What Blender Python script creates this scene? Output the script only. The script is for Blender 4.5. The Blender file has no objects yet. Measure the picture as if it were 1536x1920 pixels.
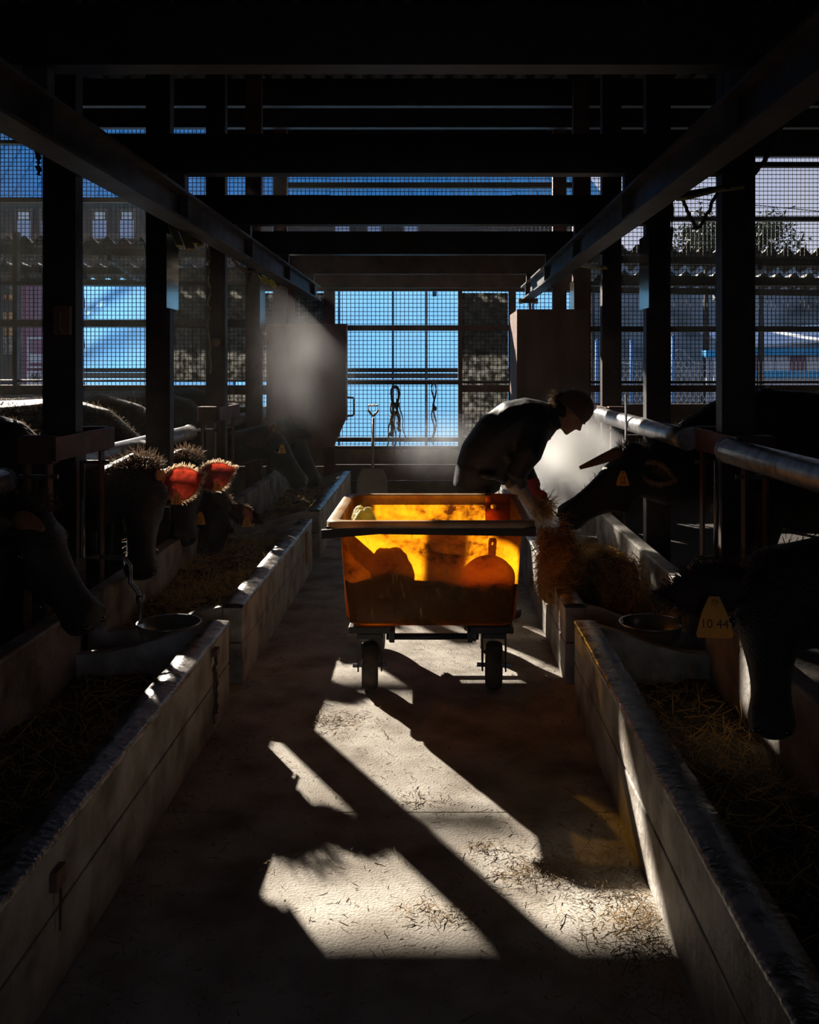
import bpy, bmesh, math, random
import numpy as np
from mathutils import Vector, Matrix, noise as mnoise

random.seed(7)
rng = np.random.default_rng(7)
scene = bpy.context.scene
COL = scene.collection
R = math.radians

# ------------------------------------------------------------------ camera, sky, sun, exposure
CAM_H, FPX = 1.6, 1800.0                     # eye height in metres, focal length in pixels of a 1536x1920 frame
cam_data = bpy.data.cameras.new('camera')
cam = bpy.data.objects.new('camera', cam_data)
COL.objects.link(cam)
cam.location = (0, 0, CAM_H)
cam.rotation_euler = (R(90), 0, 0)
cam_data.sensor_fit = 'VERTICAL'
cam_data.sensor_height = 24.0
cam_data.lens = 24.0 * FPX / 1920.0
cam_data.shift_x = (768 - 815) / 1920.0
cam_data.shift_y = (690 - 960) / 1920.0
cam_data.clip_start, cam_data.clip_end = 0.05, 500
scene.camera = cam

SUN_AZ, SUN_EL = R(29.3), R(24.1)            # sun stands behind the far wall, to the left
world = bpy.data.worlds.new('sky')
scene.world = world
world.use_nodes = True
wn, wl = world.node_tree.nodes, world.node_tree.links
wn.clear()
wo = wn.new('ShaderNodeOutputWorld'); wb = wn.new('ShaderNodeBackground')
wt = wn.new('ShaderNodeTexCoord'); ws = wn.new('ShaderNodeSeparateXYZ'); wr = wn.new('ShaderNodeValToRGB')
wl.new(wt.outputs['Generated'], ws.inputs[0]); wl.new(ws.outputs['Z'], wr.inputs[0])
wr.color_ramp.elements[0].position = 0.0; wr.color_ramp.elements[0].color = (0.52, 0.52, 0.62, 1)
wr.color_ramp.elements[1].position = 0.7; wr.color_ramp.elements[1].color = (0.16, 0.27, 0.52, 1)
e = wr.color_ramp.elements.new(0.22); e.color = (0.33, 0.38, 0.54, 1)
wl.new(wr.outputs[0], wb.inputs[0]); wb.inputs[1].default_value = 1.1
wl.new(wb.outputs[0], wo.inputs[0])

sun_data = bpy.data.lights.new('sun', 'SUN')
sun_data.energy = 18.0
sun_data.color = (1.0, 0.90, 0.77)
sun_data.angle = R(0.6)
sun = bpy.data.objects.new('sun', sun_data)
COL.objects.link(sun)
SUN_TO = Vector((-math.sin(SUN_AZ) * math.cos(SUN_EL), math.cos(SUN_AZ) * math.cos(SUN_EL), math.sin(SUN_EL)))
sun.rotation_euler = SUN_TO.to_track_quat('Z', 'Y').to_euler()
sun.location = SUN_TO * 60

vs = scene.view_settings
vs.view_transform = 'Standard'; vs.look = 'None'; vs.gamma = 1.0; vs.use_curve_mapping = False
vs.exposure = 0.15
scene.cycles.use_denoising = True
scene.cycles.use_adaptive_sampling = True
scene.cycles.adaptive_threshold = 0.02
scene.cycles.max_bounces = 6
scene.cycles.diffuse_bounces = 4
scene.cycles.glossy_bounces = 3
scene.cycles.transmission_bounces = 6
scene.cycles.volume_bounces = 1
scene.cycles.volume_step_rate = 2.0
scene.cycles.volume_max_steps = 128
scene.cycles.caustics_reflective = False
scene.cycles.caustics_refractive = False
scene.cycles.sample_clamp_indirect = 4.0

def W(px, py, d):
    """point of the place seen at a pixel of the 1536x1920 frame, at distance d from the camera plane"""
    return Vector(((px - 815) * d / FPX, d, CAM_H - (py - 690) * d / FPX))

# ------------------------------------------------------------------ materials
MATS = {}
def mat(name, color, rough=0.7, metal=0.0, var=0.0, scale=8.0, color2=None, bump=0.0, bscale=40.0,
        transl=0.0, transl_color=None, spec=0.5, detail=5, stretch=(1, 1, 1), coords='Object', contrast=(0.35, 0.65), sheen=0.0):
    m = bpy.data.materials.new(name)
    m.use_nodes = True
    nt = m.node_tree; N, L = nt.nodes, nt.links
    p = N['Principled BSDF']; out = N['Material Output']
    p.inputs['Roughness'].default_value = rough
    p.inputs['Metallic'].default_value = metal
    p.inputs['Specular IOR Level'].default_value = spec
    if sheen: p.inputs['Sheen Weight'].default_value = sheen
    tc = N.new('ShaderNodeTexCoord'); mp = N.new('ShaderNodeMapping')
    L.new(tc.outputs[coords], mp.inputs[0]); mp.inputs['Scale'].default_value = stretch
    c = (*color, 1)
    colout = None
    if color2 is not None or var > 0:
        nz = N.new('ShaderNodeTexNoise'); nz.inputs['Scale'].default_value = scale; nz.inputs['Detail'].default_value = detail
        L.new(mp.outputs[0], nz.inputs['Vector'])
        rp = N.new('ShaderNodeValToRGB')
        rp.color_ramp.elements[0].position, rp.color_ramp.elements[1].position = contrast
        if color2 is None:
            color2 = tuple(max(0, x * (1 - var)) for x in color)
        rp.color_ramp.elements[0].color = (*color2, 1); rp.color_ramp.elements[1].color = c
        L.new(nz.outputs['Fac'], rp.inputs[0])
        colout = rp.outputs[0]
        L.new(colout, p.inputs['Base Color'])
    else:
        p.inputs['Base Color'].default_value = c
    if bump:
        bz = N.new('ShaderNodeTexNoise'); bz.inputs['Scale'].default_value = bscale; bz.inputs['Detail'].default_value = 6
        L.new(mp.outputs[0], bz.inputs['Vector'])
        b = N.new('ShaderNodeBump'); b.inputs['Strength'].default_value = bump; b.inputs['Distance'].default_value = 0.02
        L.new(bz.outputs['Fac'], b.inputs['Height']); L.new(b.outputs[0], p.inputs['Normal'])
    if transl:
        t = N.new('ShaderNodeBsdfTranslucent'); mx = N.new('ShaderNodeMixShader')
        tcx = transl_color or color
        if colout is not None and transl_color is None: L.new(colout, t.inputs[0])
        else: t.inputs[0].default_value = (*tcx, 1)
        mx.inputs[0].default_value = transl
        L.new(p.outputs[0], mx.inputs[1]); L.new(t.outputs[0], mx.inputs[2]); L.new(mx.outputs[0], out.inputs['Surface'])
    MATS[name] = m
    return m

mat('concrete_floor', (0.51, 0.47, 0.41), 0.85, color2=(0.20, 0.165, 0.125), scale=4.0, bump=0.3, bscale=110, detail=12, contrast=(0.3, 0.62), spec=0.25)
mat('concrete_trough', (0.46, 0.43, 0.39), 0.62, color2=(0.15, 0.12, 0.09), scale=5.0, bump=0.5, bscale=30, detail=9, contrast=(0.34, 0.6), spec=0.5)
mat('trough_top', (0.34, 0.32, 0.30), 0.24, color2=(0.07, 0.055, 0.04), scale=11.0, bump=0.3, bscale=45, detail=9, contrast=(0.42, 0.56), spec=1.0)
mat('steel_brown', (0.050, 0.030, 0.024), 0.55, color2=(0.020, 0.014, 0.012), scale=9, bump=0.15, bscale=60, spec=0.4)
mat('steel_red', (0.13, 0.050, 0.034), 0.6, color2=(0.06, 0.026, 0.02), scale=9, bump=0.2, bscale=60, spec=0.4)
mat('steel_dark', (0.030, 0.028, 0.028), 0.5, color2=(0.012, 0.011, 0.011), scale=10, spec=0.4)
mat('rail_grey', (0.10, 0.095, 0.095), 0.5, color2=(0.04, 0.034, 0.03), scale=6, spec=0.5, bump=0.15)
mat('galvanised', (0.36, 0.37, 0.39), 0.36, metal=0.75, color2=(0.14, 0.12, 0.10), scale=13, bump=0.12, bscale=40, detail=8)
mat('plate_gloss', (0.50, 0.44, 0.34), 0.16, metal=0.9, var=0.4, scale=5)
mat('corrugated', (0.10, 0.10, 0.10), 0.7, var=0.4, scale=4)
mat('awning_slate', (0.07, 0.068, 0.07), 0.75, var=0.4, scale=5)
mat('wire', (0.035, 0.033, 0.032), 0.6, var=0.4, scale=20, spec=0.4)
mat('wall_dark', (0.12, 0.10, 0.085), 0.85, var=0.5, scale=3)
mat('wall_pale', (0.42, 0.38, 0.33), 0.9, var=0.3, scale=2)
mat('wood_panel', (0.24, 0.12, 0.085), 0.75, color2=(0.13, 0.065, 0.045), scale=4, bump=0.2, bscale=50, stretch=(1, 1, .3))
mat('wood_low', (0.24, 0.16, 0.09), 0.8, color2=(0.11, 0.07, 0.045), scale=4, bump=0.2, bscale=50)
mat('dirty_sheet', (0.42, 0.42, 0.40), 0.8, color2=(0.10, 0.10, 0.095), scale=15, transl=0.5, contrast=(0.38, 0.62), detail=6)
mat('blue_tarp', (0.20, 0.46, 0.78), 0.55, color2=(0.16, 0.40, 0.72), scale=1.2, transl=0.66, transl_color=(0.33, 0.55, 0.74))
mat('blue_roof', (0.012, 0.34, 0.62), 0.45, var=0.25, scale=2)
mat('facade', (0.05, 0.046, 0.044), 0.9, var=0.3, scale=3)
mat('facade_trim', (0.11, 0.08, 0.065), 0.8, var=0.3, scale=6)
mat('glass_grey', (0.30, 0.40, 0.55), 0.15, spec=0.8)
mat('purple_wall', (0.30, 0.13, 0.18), 0.7, color2=(0.22, 0.17, 0.22), scale=3, stretch=(4, 1, .2), transl=0.12, transl_color=(0.4, 0.14, 0.2))
mat('white_paint', (0.60, 0.63, 0.66), 0.5, var=0.2, scale=5)
mat('orange_glow_and_tag', (0.42, 0.20, 0.07), 0.6, var=0.2, scale=5)
mat('hill', (0.22, 0.23, 0.22), 1.0, color2=(0.055, 0.06, 0.055), scale=0.35, detail=10, contrast=(.35, .6))
mat('mountain', (0.10, 0.14, 0.22), 1.0, var=0.3, scale=0.05)
mat('leaf', (0.05, 0.07, 0.03), 0.7, var=0.4, scale=5)
mat('bark', (0.05, 0.04, 0.03), 0.9, var=0.4, scale=9)
mat('ground', (0.10, 0.09, 0.075), 0.95, color2=(0.06, 0.055, 0.045), scale=1.5)
mat('pen_mud_shade', (0.045, 0.032, 0.022), 0.95, color2=(0.02, 0.015, 0.011), scale=6, bump=0.6, bscale=30)  # mud, darkened further in colour for shade the cattle would cast
mat('blue_pole', (0.06, 0.19, 0.40), 0.85, var=0.2, scale=5)
mat('fence_wire', (0.40, 0.42, 0.45), 0.4, metal=0.4, var=0.2, scale=5)
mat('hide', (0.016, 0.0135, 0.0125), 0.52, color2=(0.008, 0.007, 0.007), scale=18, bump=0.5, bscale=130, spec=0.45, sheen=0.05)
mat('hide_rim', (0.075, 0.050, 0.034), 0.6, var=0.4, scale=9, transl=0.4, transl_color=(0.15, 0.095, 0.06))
mat('muzzle', (0.020, 0.018, 0.018), 0.35, var=0.3, scale=40, bump=0.4, bscale=120)
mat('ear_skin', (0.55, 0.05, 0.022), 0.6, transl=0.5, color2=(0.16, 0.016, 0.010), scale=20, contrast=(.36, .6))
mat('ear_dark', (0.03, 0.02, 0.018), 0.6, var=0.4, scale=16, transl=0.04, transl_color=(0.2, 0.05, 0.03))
mat('ear_fur', (0.5, 0.38, 0.26), 0.6, transl=0.6, transl_color=(0.9, 0.68, 0.46), var=0.2)
mat('horn', (0.42, 0.28, 0.16), 0.35, color2=(0.16, 0.10, 0.06), scale=10, transl=0.45, transl_color=(0.7, 0.38, 0.16))
mat('tag_yellow', (0.90, 0.50, 0.03), 0.45, var=0.15, scale=15, transl=0.5, transl_color=(1.0, 0.58, 0.03))
mat('ink', (0.02, 0.018, 0.015), 0.6, var=0.2)
mat('eye', (0.01, 0.008, 0.008), 0.08, var=0.1)
mat('hay', (0.58, 0.36, 0.12), 0.7, color2=(0.30, 0.16, 0.05), scale=14, transl=0.35, transl_color=(0.7, 0.42, 0.12), coords='Object')
mat('hay_core', (0.30, 0.18, 0.07), 0.95, color2=(0.10, 0.055, 0.02), scale=30, bump=1.0, bscale=60)
mat('feed', (0.11, 0.07, 0.03), 0.95, color2=(0.04, 0.025, 0.012), scale=30, bump=1.0, bscale=60)
mat('straw_litter', (0.40, 0.25, 0.09), 0.8, color2=(0.05, 0.03, 0.014), scale=7, transl=0.15)
mat('jacket', (0.022, 0.023, 0.028), 0.52, color2=(0.014, 0.015, 0.019), scale=10, bump=0.35, bscale=18, spec=0.45)
mat('trousers', (0.022, 0.026, 0.034), 0.75, var=0.3, scale=14, bump=0.2)
mat('boot', (0.02, 0.018, 0.016), 0.5, var=0.3)
mat('skin', (0.46, 0.24, 0.155), 0.55, var=0.12, scale=12, transl=0.08, transl_color=(0.6, 0.2, 0.1))
mat('beanie', (0.15, 0.080, 0.062), 0.9, var=0.25, scale=60, bump=0.5, bscale=160, sheen=0.3)
mat('hair', (0.016, 0.011, 0.009), 0.5, var=0.3, transl=0.12, transl_color=(0.3, 0.18, 0.1))
mat('glove_red', (0.62, 0.045, 0.04), 0.6, var=0.25, scale=20, transl=0.25, transl_color=(0.8, 0.05, 0.03))
mat('glove_pale', (0.52, 0.43, 0.35), 0.7, var=0.25, scale=25)
mat('rope', (0.12, 0.09, 0.06), 0.9, var=0.4, scale=40, bump=0.4, bscale=90)
mat('cobweb_cord', (0.40, 0.31, 0.23), 0.9, var=0.3, scale=40, transl=0.3, transl_color=(0.55, 0.42, 0.3))
mat('cable', (0.012, 0.012, 0.012), 0.6, var=0.2)
mat('pale_yellow', (0.78, 0.74, 0.36), 0.45, var=0.25, scale=12, transl=0.3, transl_color=(0.6, 0.56, 0.2))
mat('rubber', (0.035, 0.028, 0.022), 0.8, color2=(0.10, 0.075, 0.05), scale=16, bump=0.4, contrast=(.4, .75))
mat('dark_wood', (0.05, 0.034, 0.024), 0.7, var=0.4, scale=12, stretch=(.2, 1, 1), bump=0.2)
mat('yellow_net', (0.88, 0.78, 0.28), 0.6, color2=(0.6, 0.5, 0.14), scale=30, transl=0.5, bump=0.5, bscale=60)
mat('shovel_pale', (0.52, 0.46, 0.36), 0.5, var=0.2, scale=8, transl=0.15)
mat('steel_bowl', (0.42, 0.43, 0.42), 0.25, metal=0.8, var=0.3, scale=9)
mat('scoop_plastic', (0.42, 0.25, 0.12), 0.5, var=0.3, scale=12, transl=0.55, transl_color=(0.75, 0.42, 0.2))
mat('lip_lit_plastic', (0.72, 0.52, 0.30), 0.4, color2=(0.55, 0.26, 0.06), scale=6, transl=0.25, contrast=(.35, .6))  # paler than the tub: sun and sky light put into the colour
mat('moss_mark', (0.30, 0.17, 0.05), 0.8, var=0.4, scale=18)

def tub_material():
    m = bpy.data.materials.new('amber_plastic'); m.use_nodes = True
    N, L = m.node_tree.nodes, m.node_tree.links
    p = N['Principled BSDF']; out = N['Material Output']
    p.inputs['Base Color'].default_value = (0.42, 0.17, 0.015, 1); p.inputs['Roughness'].default_value = 0.33
    tc = N.new('ShaderNodeTexCoord')
    n1 = N.new('ShaderNodeTexNoise'); n1.inputs['Scale'].default_value = 5.0; n1.inputs['Detail'].default_value = 9; n1.inputs['Roughness'].default_value = .65
    mp = N.new('ShaderNodeMapping'); mp.inputs['Scale'].default_value = (1, 1, 1.4)
    L.new(tc.outputs['Object'], mp.inputs[0]); L.new(mp.outputs[0], n1.inputs['Vector'])
    r1 = N.new('ShaderNodeValToRGB')
    r1.color_ramp.elements[0].position = .38; r1.color_ramp.elements[0].color = (0.06, 0.012, 0.001, 1)
    r1.color_ramp.elements[1].position = .60; r1.color_ramp.elements[1].color = (1.0, 0.40, 0.008, 1)
    e = r1.color_ramp.elements.new(.47); e.color = (0.72, 0.23, 0.004, 1)
    L.new(n1.outputs['Fac'], r1.inputs[0])
    t = N.new('ShaderNodeBsdfTranslucent'); L.new(r1.outputs[0], t.inputs[0])
    # scuffs: thin dark scratches that stay with the plastic
    n2 = N.new('ShaderNodeTexNoise'); n2.inputs['Scale'].default_value = 26; n2.inputs['Detail'].default_value = 6
    mp2 = N.new('ShaderNodeMapping'); mp2.inputs['Scale'].default_value = (2.4, 1, .5)
    L.new(tc.outputs['Object'], mp2.inputs[0]); L.new(mp2.outputs[0], n2.inputs['Vector'])
    r2 = N.new('ShaderNodeValToRGB'); r2.color_ramp.elements[0].position = .28; r2.color_ramp.elements[0].color = (.25, .25, .25, 1)
    r2.color_ramp.elements[1].position = .40; r2.color_ramp.elements[1].color = (1, 1, 1, 1)
    L.new(n2.outputs['Fac'], r2.inputs[0])
    ml = N.new('ShaderNodeMath'); ml.operation = 'MULTIPLY'; ml.inputs[1].default_value = 0.74
    L.new(r2.outputs[0], ml.inputs[0])
    mx = N.new('ShaderNodeMixShader'); L.new(ml.outputs[0], mx.inputs[0])
    L.new(p.outputs[0], mx.inputs[1]); L.new(t.outputs[0], mx.inputs[2])
    tr = N.new('ShaderNodeBsdfTransparent'); tr.inputs[0].default_value = (0.95, 0.50, 0.05, 1)
    m3 = N.new('ShaderNodeMixShader'); m4 = N.new('ShaderNodeMath'); m4.operation = 'MULTIPLY'; m4.inputs[1].default_value = 0.06
    L.new(r2.outputs[0], m4.inputs[0]); L.new(m4.outputs[0], m3.inputs[0])
    L.new(mx.outputs[0], m3.inputs[1]); L.new(tr.outputs[0], m3.inputs[2]); L.new(m3.outputs[0], out.inputs['Surface'])
    MATS['amber_plastic'] = m
tub_material()

# ------------------------------------------------------------------ mesh helpers
class MB:
    def __init__(self): self.v, self.f = [], []
    def add(self, vs, fs):
        o = len(self.v); self.v += [tuple(x) for x in vs]; self.f += [tuple(i + o for i in q) for q in fs]; return self
    def box(self, a, b):
        x0, y0, z0 = (min(p, q) for p, q in zip(a, b)); x1, y1, z1 = (max(p, q) for p, q in zip(a, b))
        return self.add([(x0, y0, z0), (x1, y0, z0), (x1, y1, z0), (x0, y1, z0), (x0, y0, z1), (x1, y0, z1), (x1, y1, z1), (x0, y1, z1)],
                        [(0, 3, 2, 1), (4, 5, 6, 7), (0, 1, 5, 4), (1, 2, 6, 5), (2, 3, 7, 6), (3, 0, 4, 7)])
    def bar(self, p, q, w, h, up=(0, 0, 1)):
        p, q = Vector(p), Vector(q); d = (q - p).normalized(); up = Vector(up)
        if abs(d.dot(up)) > .98: up = Vector((0, 1, 0))
        s = d.cross(up).normalized() * w / 2; u = s.cross(d).normalized() * h / 2
        vs = [p - s - u, p + s - u, p + s + u, p - s + u, q - s - u, q + s - u, q + s + u, q - s + u]
        return self.add(vs, [(0, 1, 2, 3), (7, 6, 5, 4), (0, 4, 5, 1), (1, 5, 6, 2), (2, 6, 7, 3), (3, 7, 4, 0)])
    def loft(self, pts, rads, n=14, up=(0, 0, 1), cap=True):
        pts = [Vector(p) for p in pts]; rings = []
        base = len(self.v); up = Vector(up)
        for i, p in enumerate(pts):
            d = (pts[min(i + 1, len(pts) - 1)] - pts[max(i - 1, 0)]).normalized()
            u = up - d * d.dot(up)
            if u.length < .05: u = Vector((0, 1, 0)) - d * d.y
            if u.length < .05: u = Vector((1, 0, 0)) - d * d.x
            u.normalize(); s = d.cross(u)
            r = rads[i]; rw, rh = (r if isinstance(r, (tuple, list)) else (r, r))
            for k in range(n):
                a = 2 * math.pi * k / n
                self.v.append(tuple(p + s * math.cos(a) * rw + u * math.sin(a) * rh))
        for i in range(len(pts) - 1):
            for k in range(n):
                k2 = (k + 1) % n
                self.f.append((base + i * n + k, base + i * n + k2, base + (i + 1) * n + k2, base + (i + 1) * n + k))
        if cap:
            self.f.append(tuple(base + k for k in range(n))[::-1])
            self.f.append(tuple(base + (len(pts) - 1) * n + k for k in range(n)))
        return self
    def tube(self, pts, r, n=8): return self.loft(pts, [r] * len(pts), n)
    def ball(self, c, r, n=12, m=8, rot=None):
        c = Vector(c); r = r if isinstance(r, (tuple, list)) else (r, r, r)
        vs, fs = [], []
        for j in range(m + 1):
            t = math.pi * j / m
            for k in range(n):
                a = 2 * math.pi * k / n
                p = Vector((r[0] * math.sin(t) * math.cos(a), r[1] * math.sin(t) * math.sin(a), r[2] * math.cos(t)))
                if rot is not None: p = rot @ p
                vs.append(c + p)
        for j in range(m):
            for k in range(n):
                fs.append((j * n + k, (j + 1) * n + k, (j + 1) * n + (k + 1) % n, j * n + (k + 1) % n))
        return self.add(vs, fs)
    def strip(self, rows):
        """surface through rows of equal length"""
        o = len(self.v); n = len(rows[0])
        for r_ in rows: self.v += [tuple(p) for p in r_]
        for i in range(len(rows) - 1):
            for k in range(n - 1):
                self.f.append((o + i * n + k, o + i * n + k + 1, o + (i + 1) * n + k + 1, o + (i + 1) * n + k))
        return self
    def lathe(self, c, prof, n=24, axis='z'):
        c = Vector(c); o = len(self.v)
        for (r_, h) in prof:
            for k in range(n):
                a = 2 * math.pi * k / n
                q = {'z': (r_ * math.cos(a), r_ * math.sin(a), h), 'x': (h, r_ * math.cos(a), r_ * math.sin(a)), 'y': (r_ * math.cos(a), h, r_ * math.sin(a))}[axis]
                self.v.append(tuple(c + Vector(q)))
        for i in range(len(prof) - 1):
            for k in range(n):
                self.f.append((o + i * n + k, o + i * n + (k + 1) % n, o + (i + 1) * n + (k + 1) % n, o + (i + 1) * n + k))
        return self
    def mesh(self, name, origin):
        me = bpy.data.meshes.new(name)
        if self.v:
            a = np.array(self.v, dtype=float) - np.array(origin)
            me.from_pydata(a.tolist(), [], self.f)
        me.update()
        return me
    def build(self, name, m, parent=None, smooth=False, bevel=0.0, origin=None, solid=0.0):
        if parent is not None: org = Vector(parent['_o'])
        elif origin is not None: org = Vector(origin)
        else:
            a = np.array(self.v); lo, hi = a.min(0), a.max(0)
            org = Vector(((lo[0] + hi[0]) / 2, (lo[1] + hi[1]) / 2, lo[2]))
        me = self.mesh(name, org)
        o = bpy.data.objects.new(name, me); COL.objects.link(o)
        me.materials.append(MATS[m] if isinstance(m, str) else m)
        fix_normals(me)
        if parent is not None:
            o.parent = parent
        else:
            o.location = org
        o['_o'] = tuple(org)
        if smooth: me.polygons.foreach_set('use_smooth', [True] * len(me.polygons))
        if bevel:
            b = o.modifiers.new('edge', 'BEVEL'); b.width = bevel; b.segments = 2; b.limit_method = 'ANGLE'
        if solid:
            s = o.modifiers.new('thick', 'SOLIDIFY'); s.thickness = solid; s.offset = 0
        return o

def fix_normals(me):
    if len(me.polygons) > 60000: return
    bm = bmesh.new(); bm.from_mesh(me); bmesh.ops.recalc_face_normals(bm, faces=bm.faces); bm.to_mesh(me); bm.free()

def tag(o, label=None, cat=None, group=None, kind=None):
    if label: o['label'] = label
    if cat: o['category'] = cat
    if group: o['group'] = group
    if kind: o['kind'] = kind
    return o
def thing(name, loc, label, cat, group=None, kind=None):
    o = bpy.data.objects.new(name, None); COL.objects.link(o)
    o.location = loc; o['_o'] = tuple(loc); o.empty_display_size = .1
    return tag(o, label, cat, group, kind)
def remesh(mb, name, m, parent, voxel, smooth_it=5, origin=None):
    """melt overlapping shapes into one continuous skin"""
    o = mb.build(name, m, parent, origin=origin)
    a = o.modifiers.new('r', 'REMESH'); a.mode = 'VOXEL'; a.voxel_size = voxel; a.use_smooth_shade = True
    b = o.modifiers.new('s', 'SMOOTH'); b.factor = .6; b.iterations = smooth_it
    bpy.context.view_layer.update()
    dg = bpy.context.evaluated_depsgraph_get()
    me = bpy.data.meshes.new_from_object(o.evaluated_get(dg))
    old = o.data
    o.modifiers.clear(); o.data = me; bpy.data.meshes.remove(old)
    me.name = name
    me.polygons.foreach_set('use_smooth', [True] * len(me.polygons))
    if not me.materials: me.materials.append(MATS[m])
    return o
def noise3(v, s=1.0): return mnoise.noise(Vector(v) * s)

def blades(base, dirs, width, name, m, parent=None, origin=None, side=None):
    """thin two-segment ribbons: base points (n,3), vectors (n,3)"""
    base = np.asarray(base, float); dirs = np.asarray(dirs, float); n = len(base)
    if side is None:
        side = np.cross(dirs, rng.normal(size=(n, 3)))
    side = side / (np.linalg.norm(side, axis=1, keepdims=True) + 1e-9) * np.asarray(width).reshape(-1, 1) * .5
    bend = np.cross(side, dirs); bl = np.linalg.norm(bend, axis=1, keepdims=True) + 1e-9
    bend = bend / bl * np.linalg.norm(dirs, axis=1, keepdims=True) * rng.uniform(-.22, .22, (n, 1))
    mid = base + dirs * .5 + bend; tip = base + dirs
    V = np.stack([base - side, base + side, mid - side, mid + side, tip - side * .5, tip + side * .5], 1).reshape(-1, 3)
    i = (np.arange(n) * 6)[:, None]
    F = np.concatenate([i + np.array([[0, 1, 3, 2]]), i + np.array([[2, 3, 5, 4]])], 1).reshape(-1, 4)
    org = np.array(parent['_o'] if parent is not None else (origin if origin is not None else V.mean(0)), dtype=float)
    me = bpy.data.meshes.new(name); me.from_pydata((V - org).tolist(), [], F.tolist()); me.update()
    me.materials.append(MATS[m])
    o = bpy.data.objects.new(name, me); COL.objects.link(o)
    if parent is not None: o.parent = parent
    else: o.location = org.tolist()
    o['_o'] = [float(q) for q in org]
    return o

# ------------------------------------------------------------------ the setting
XL, XR = -1.82, 1.473                         # lines of aisle posts
POST_Y = [4.70 + 1.66 * k for k in range(5)]
WALL_Y = 12.0
X0, X1 = -6.6, 6.4
AL, AR = -0.97, 0.66                          # aisle faces of the troughs
EAVE = 4.79

# floor of concrete bays with recessed joints
fl = thing('floor', (0, 5, 0), None, None, kind='structure')
fl['label'] = 'worn concrete aisle floor with scattered straw'
for (a, b) in ((-4.0, 3.455), (3.462, 7.9), (7.907, 12.0)):
    MB().box((X0, a, -.12), (X1, b, 0)).build('floor_slab', 'concrete_floor', fl)
MB().box((X0, -4, -.3), (X1, 12, -.12)).build('floor_base', 'ground', fl)
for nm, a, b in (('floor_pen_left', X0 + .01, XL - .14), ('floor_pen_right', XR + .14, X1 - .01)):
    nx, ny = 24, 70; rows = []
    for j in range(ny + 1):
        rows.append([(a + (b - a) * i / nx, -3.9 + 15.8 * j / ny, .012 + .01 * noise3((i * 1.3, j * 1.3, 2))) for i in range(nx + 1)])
    tag(MB().strip(rows).build(nm, 'pen_mud_shade', None, smooth=True), 'trodden bedding on the floor of the pens, coloured darker for shade of the cattle', None, None, 'structure')
tag(MB().box((X0 - .2, -4, 0), (X0, 12, 5.6)).build('wall_left', 'wall_dark'), kind='structure')
tag(MB().box((X1, -4, 0), (X1 + .2, 12, 5.6)).build('wall_right', 'wall_dark'), kind='structure')
fw = thing('wall_front', (0, -4.1, 0), None, None, kind='structure')
for xa, xb in ((X0 - .2, -1.9), (1.6, X1 + .2)):  # gap between is an unseen doorway, added and sized for sky fill light
    MB().box((xa, -4.2, 0), (xb, -4, 5.6)).build('wall_panel', 'wall_dark', fw)
MB().box((-1.9, -4.2, 2.6), (1.6, -4, 5.6)).build('wall_panel', 'wall_dark', fw)

# roof: corrugated sheets on purlins, falling towards the far eave
roof = thing('ceiling', (0, 4, EAVE), None, None, kind='structure')
roof['label'] = 'dark corrugated sheet roof on purlins'
def roof_z(y): return EAVE + (12.05 - y) * .04
def corrugated_sheet(xa, xb, ya, za, yb, zb, period, amp, seg=6):
    n = max(2, int(round((xb - xa) / period * seg)))
    rows = []
    for (y, z) in ((ya, za), (yb, zb)):
        rows.append([(xa + (xb - xa) * i / n, y, z + amp * math.sin(2 * math.pi * (xa + (xb - xa) * i / n) / period)) for i in range(n + 1)])
    return MB().strip(rows)
x = X0 - .3
while x < X1 + .2:
    corrugated_sheet(x, x + .86, -4.2, roof_z(-4.2) + .12, 12.08, roof_z(12.08) + .12, .21, .035).build('roof_sheet', 'corrugated', roof, smooth=True)
    x += .84
y = -3.6
while y < 12.2:
    MB().box((X0, y - .04, roof_z(y) - .06), (X1, y + .04, roof_z(y) + .085)).build('purlin', 'steel_dark', roof)
    y += .97
MB().box((X0 - .3, -4.2, 5.62), (X1 + .3, 10.9, 5.66)).build('roof_lining', 'wall_dark', roof)
for xx in (X0 + .1, XL, XR, 4.0, X1 - .1):
    MB().add([(xx - .06, -4, roof_z(-4) - .06), (xx + .06, -4, roof_z(-4) - .06), (xx + .06, 12.0, roof_z(12.0) - .06), (xx - .06, 12.0, roof_z(12.0) - .06),
              (xx - .06, -4, roof_z(-4) - .24), (xx + .06, -4, roof_z(-4) - .24), (xx + .06, 12.0, roof_z(12.0) - .24), (xx - .06, 12.0, roof_z(12.0) - .24)],
             [(0, 1, 2, 3), (7, 6, 5, 4), (0, 4, 5, 1), (1, 5, 6, 2), (2, 6, 7, 3), (3, 7, 4, 0)]).build('rafter', 'steel_dark', roof)

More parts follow.
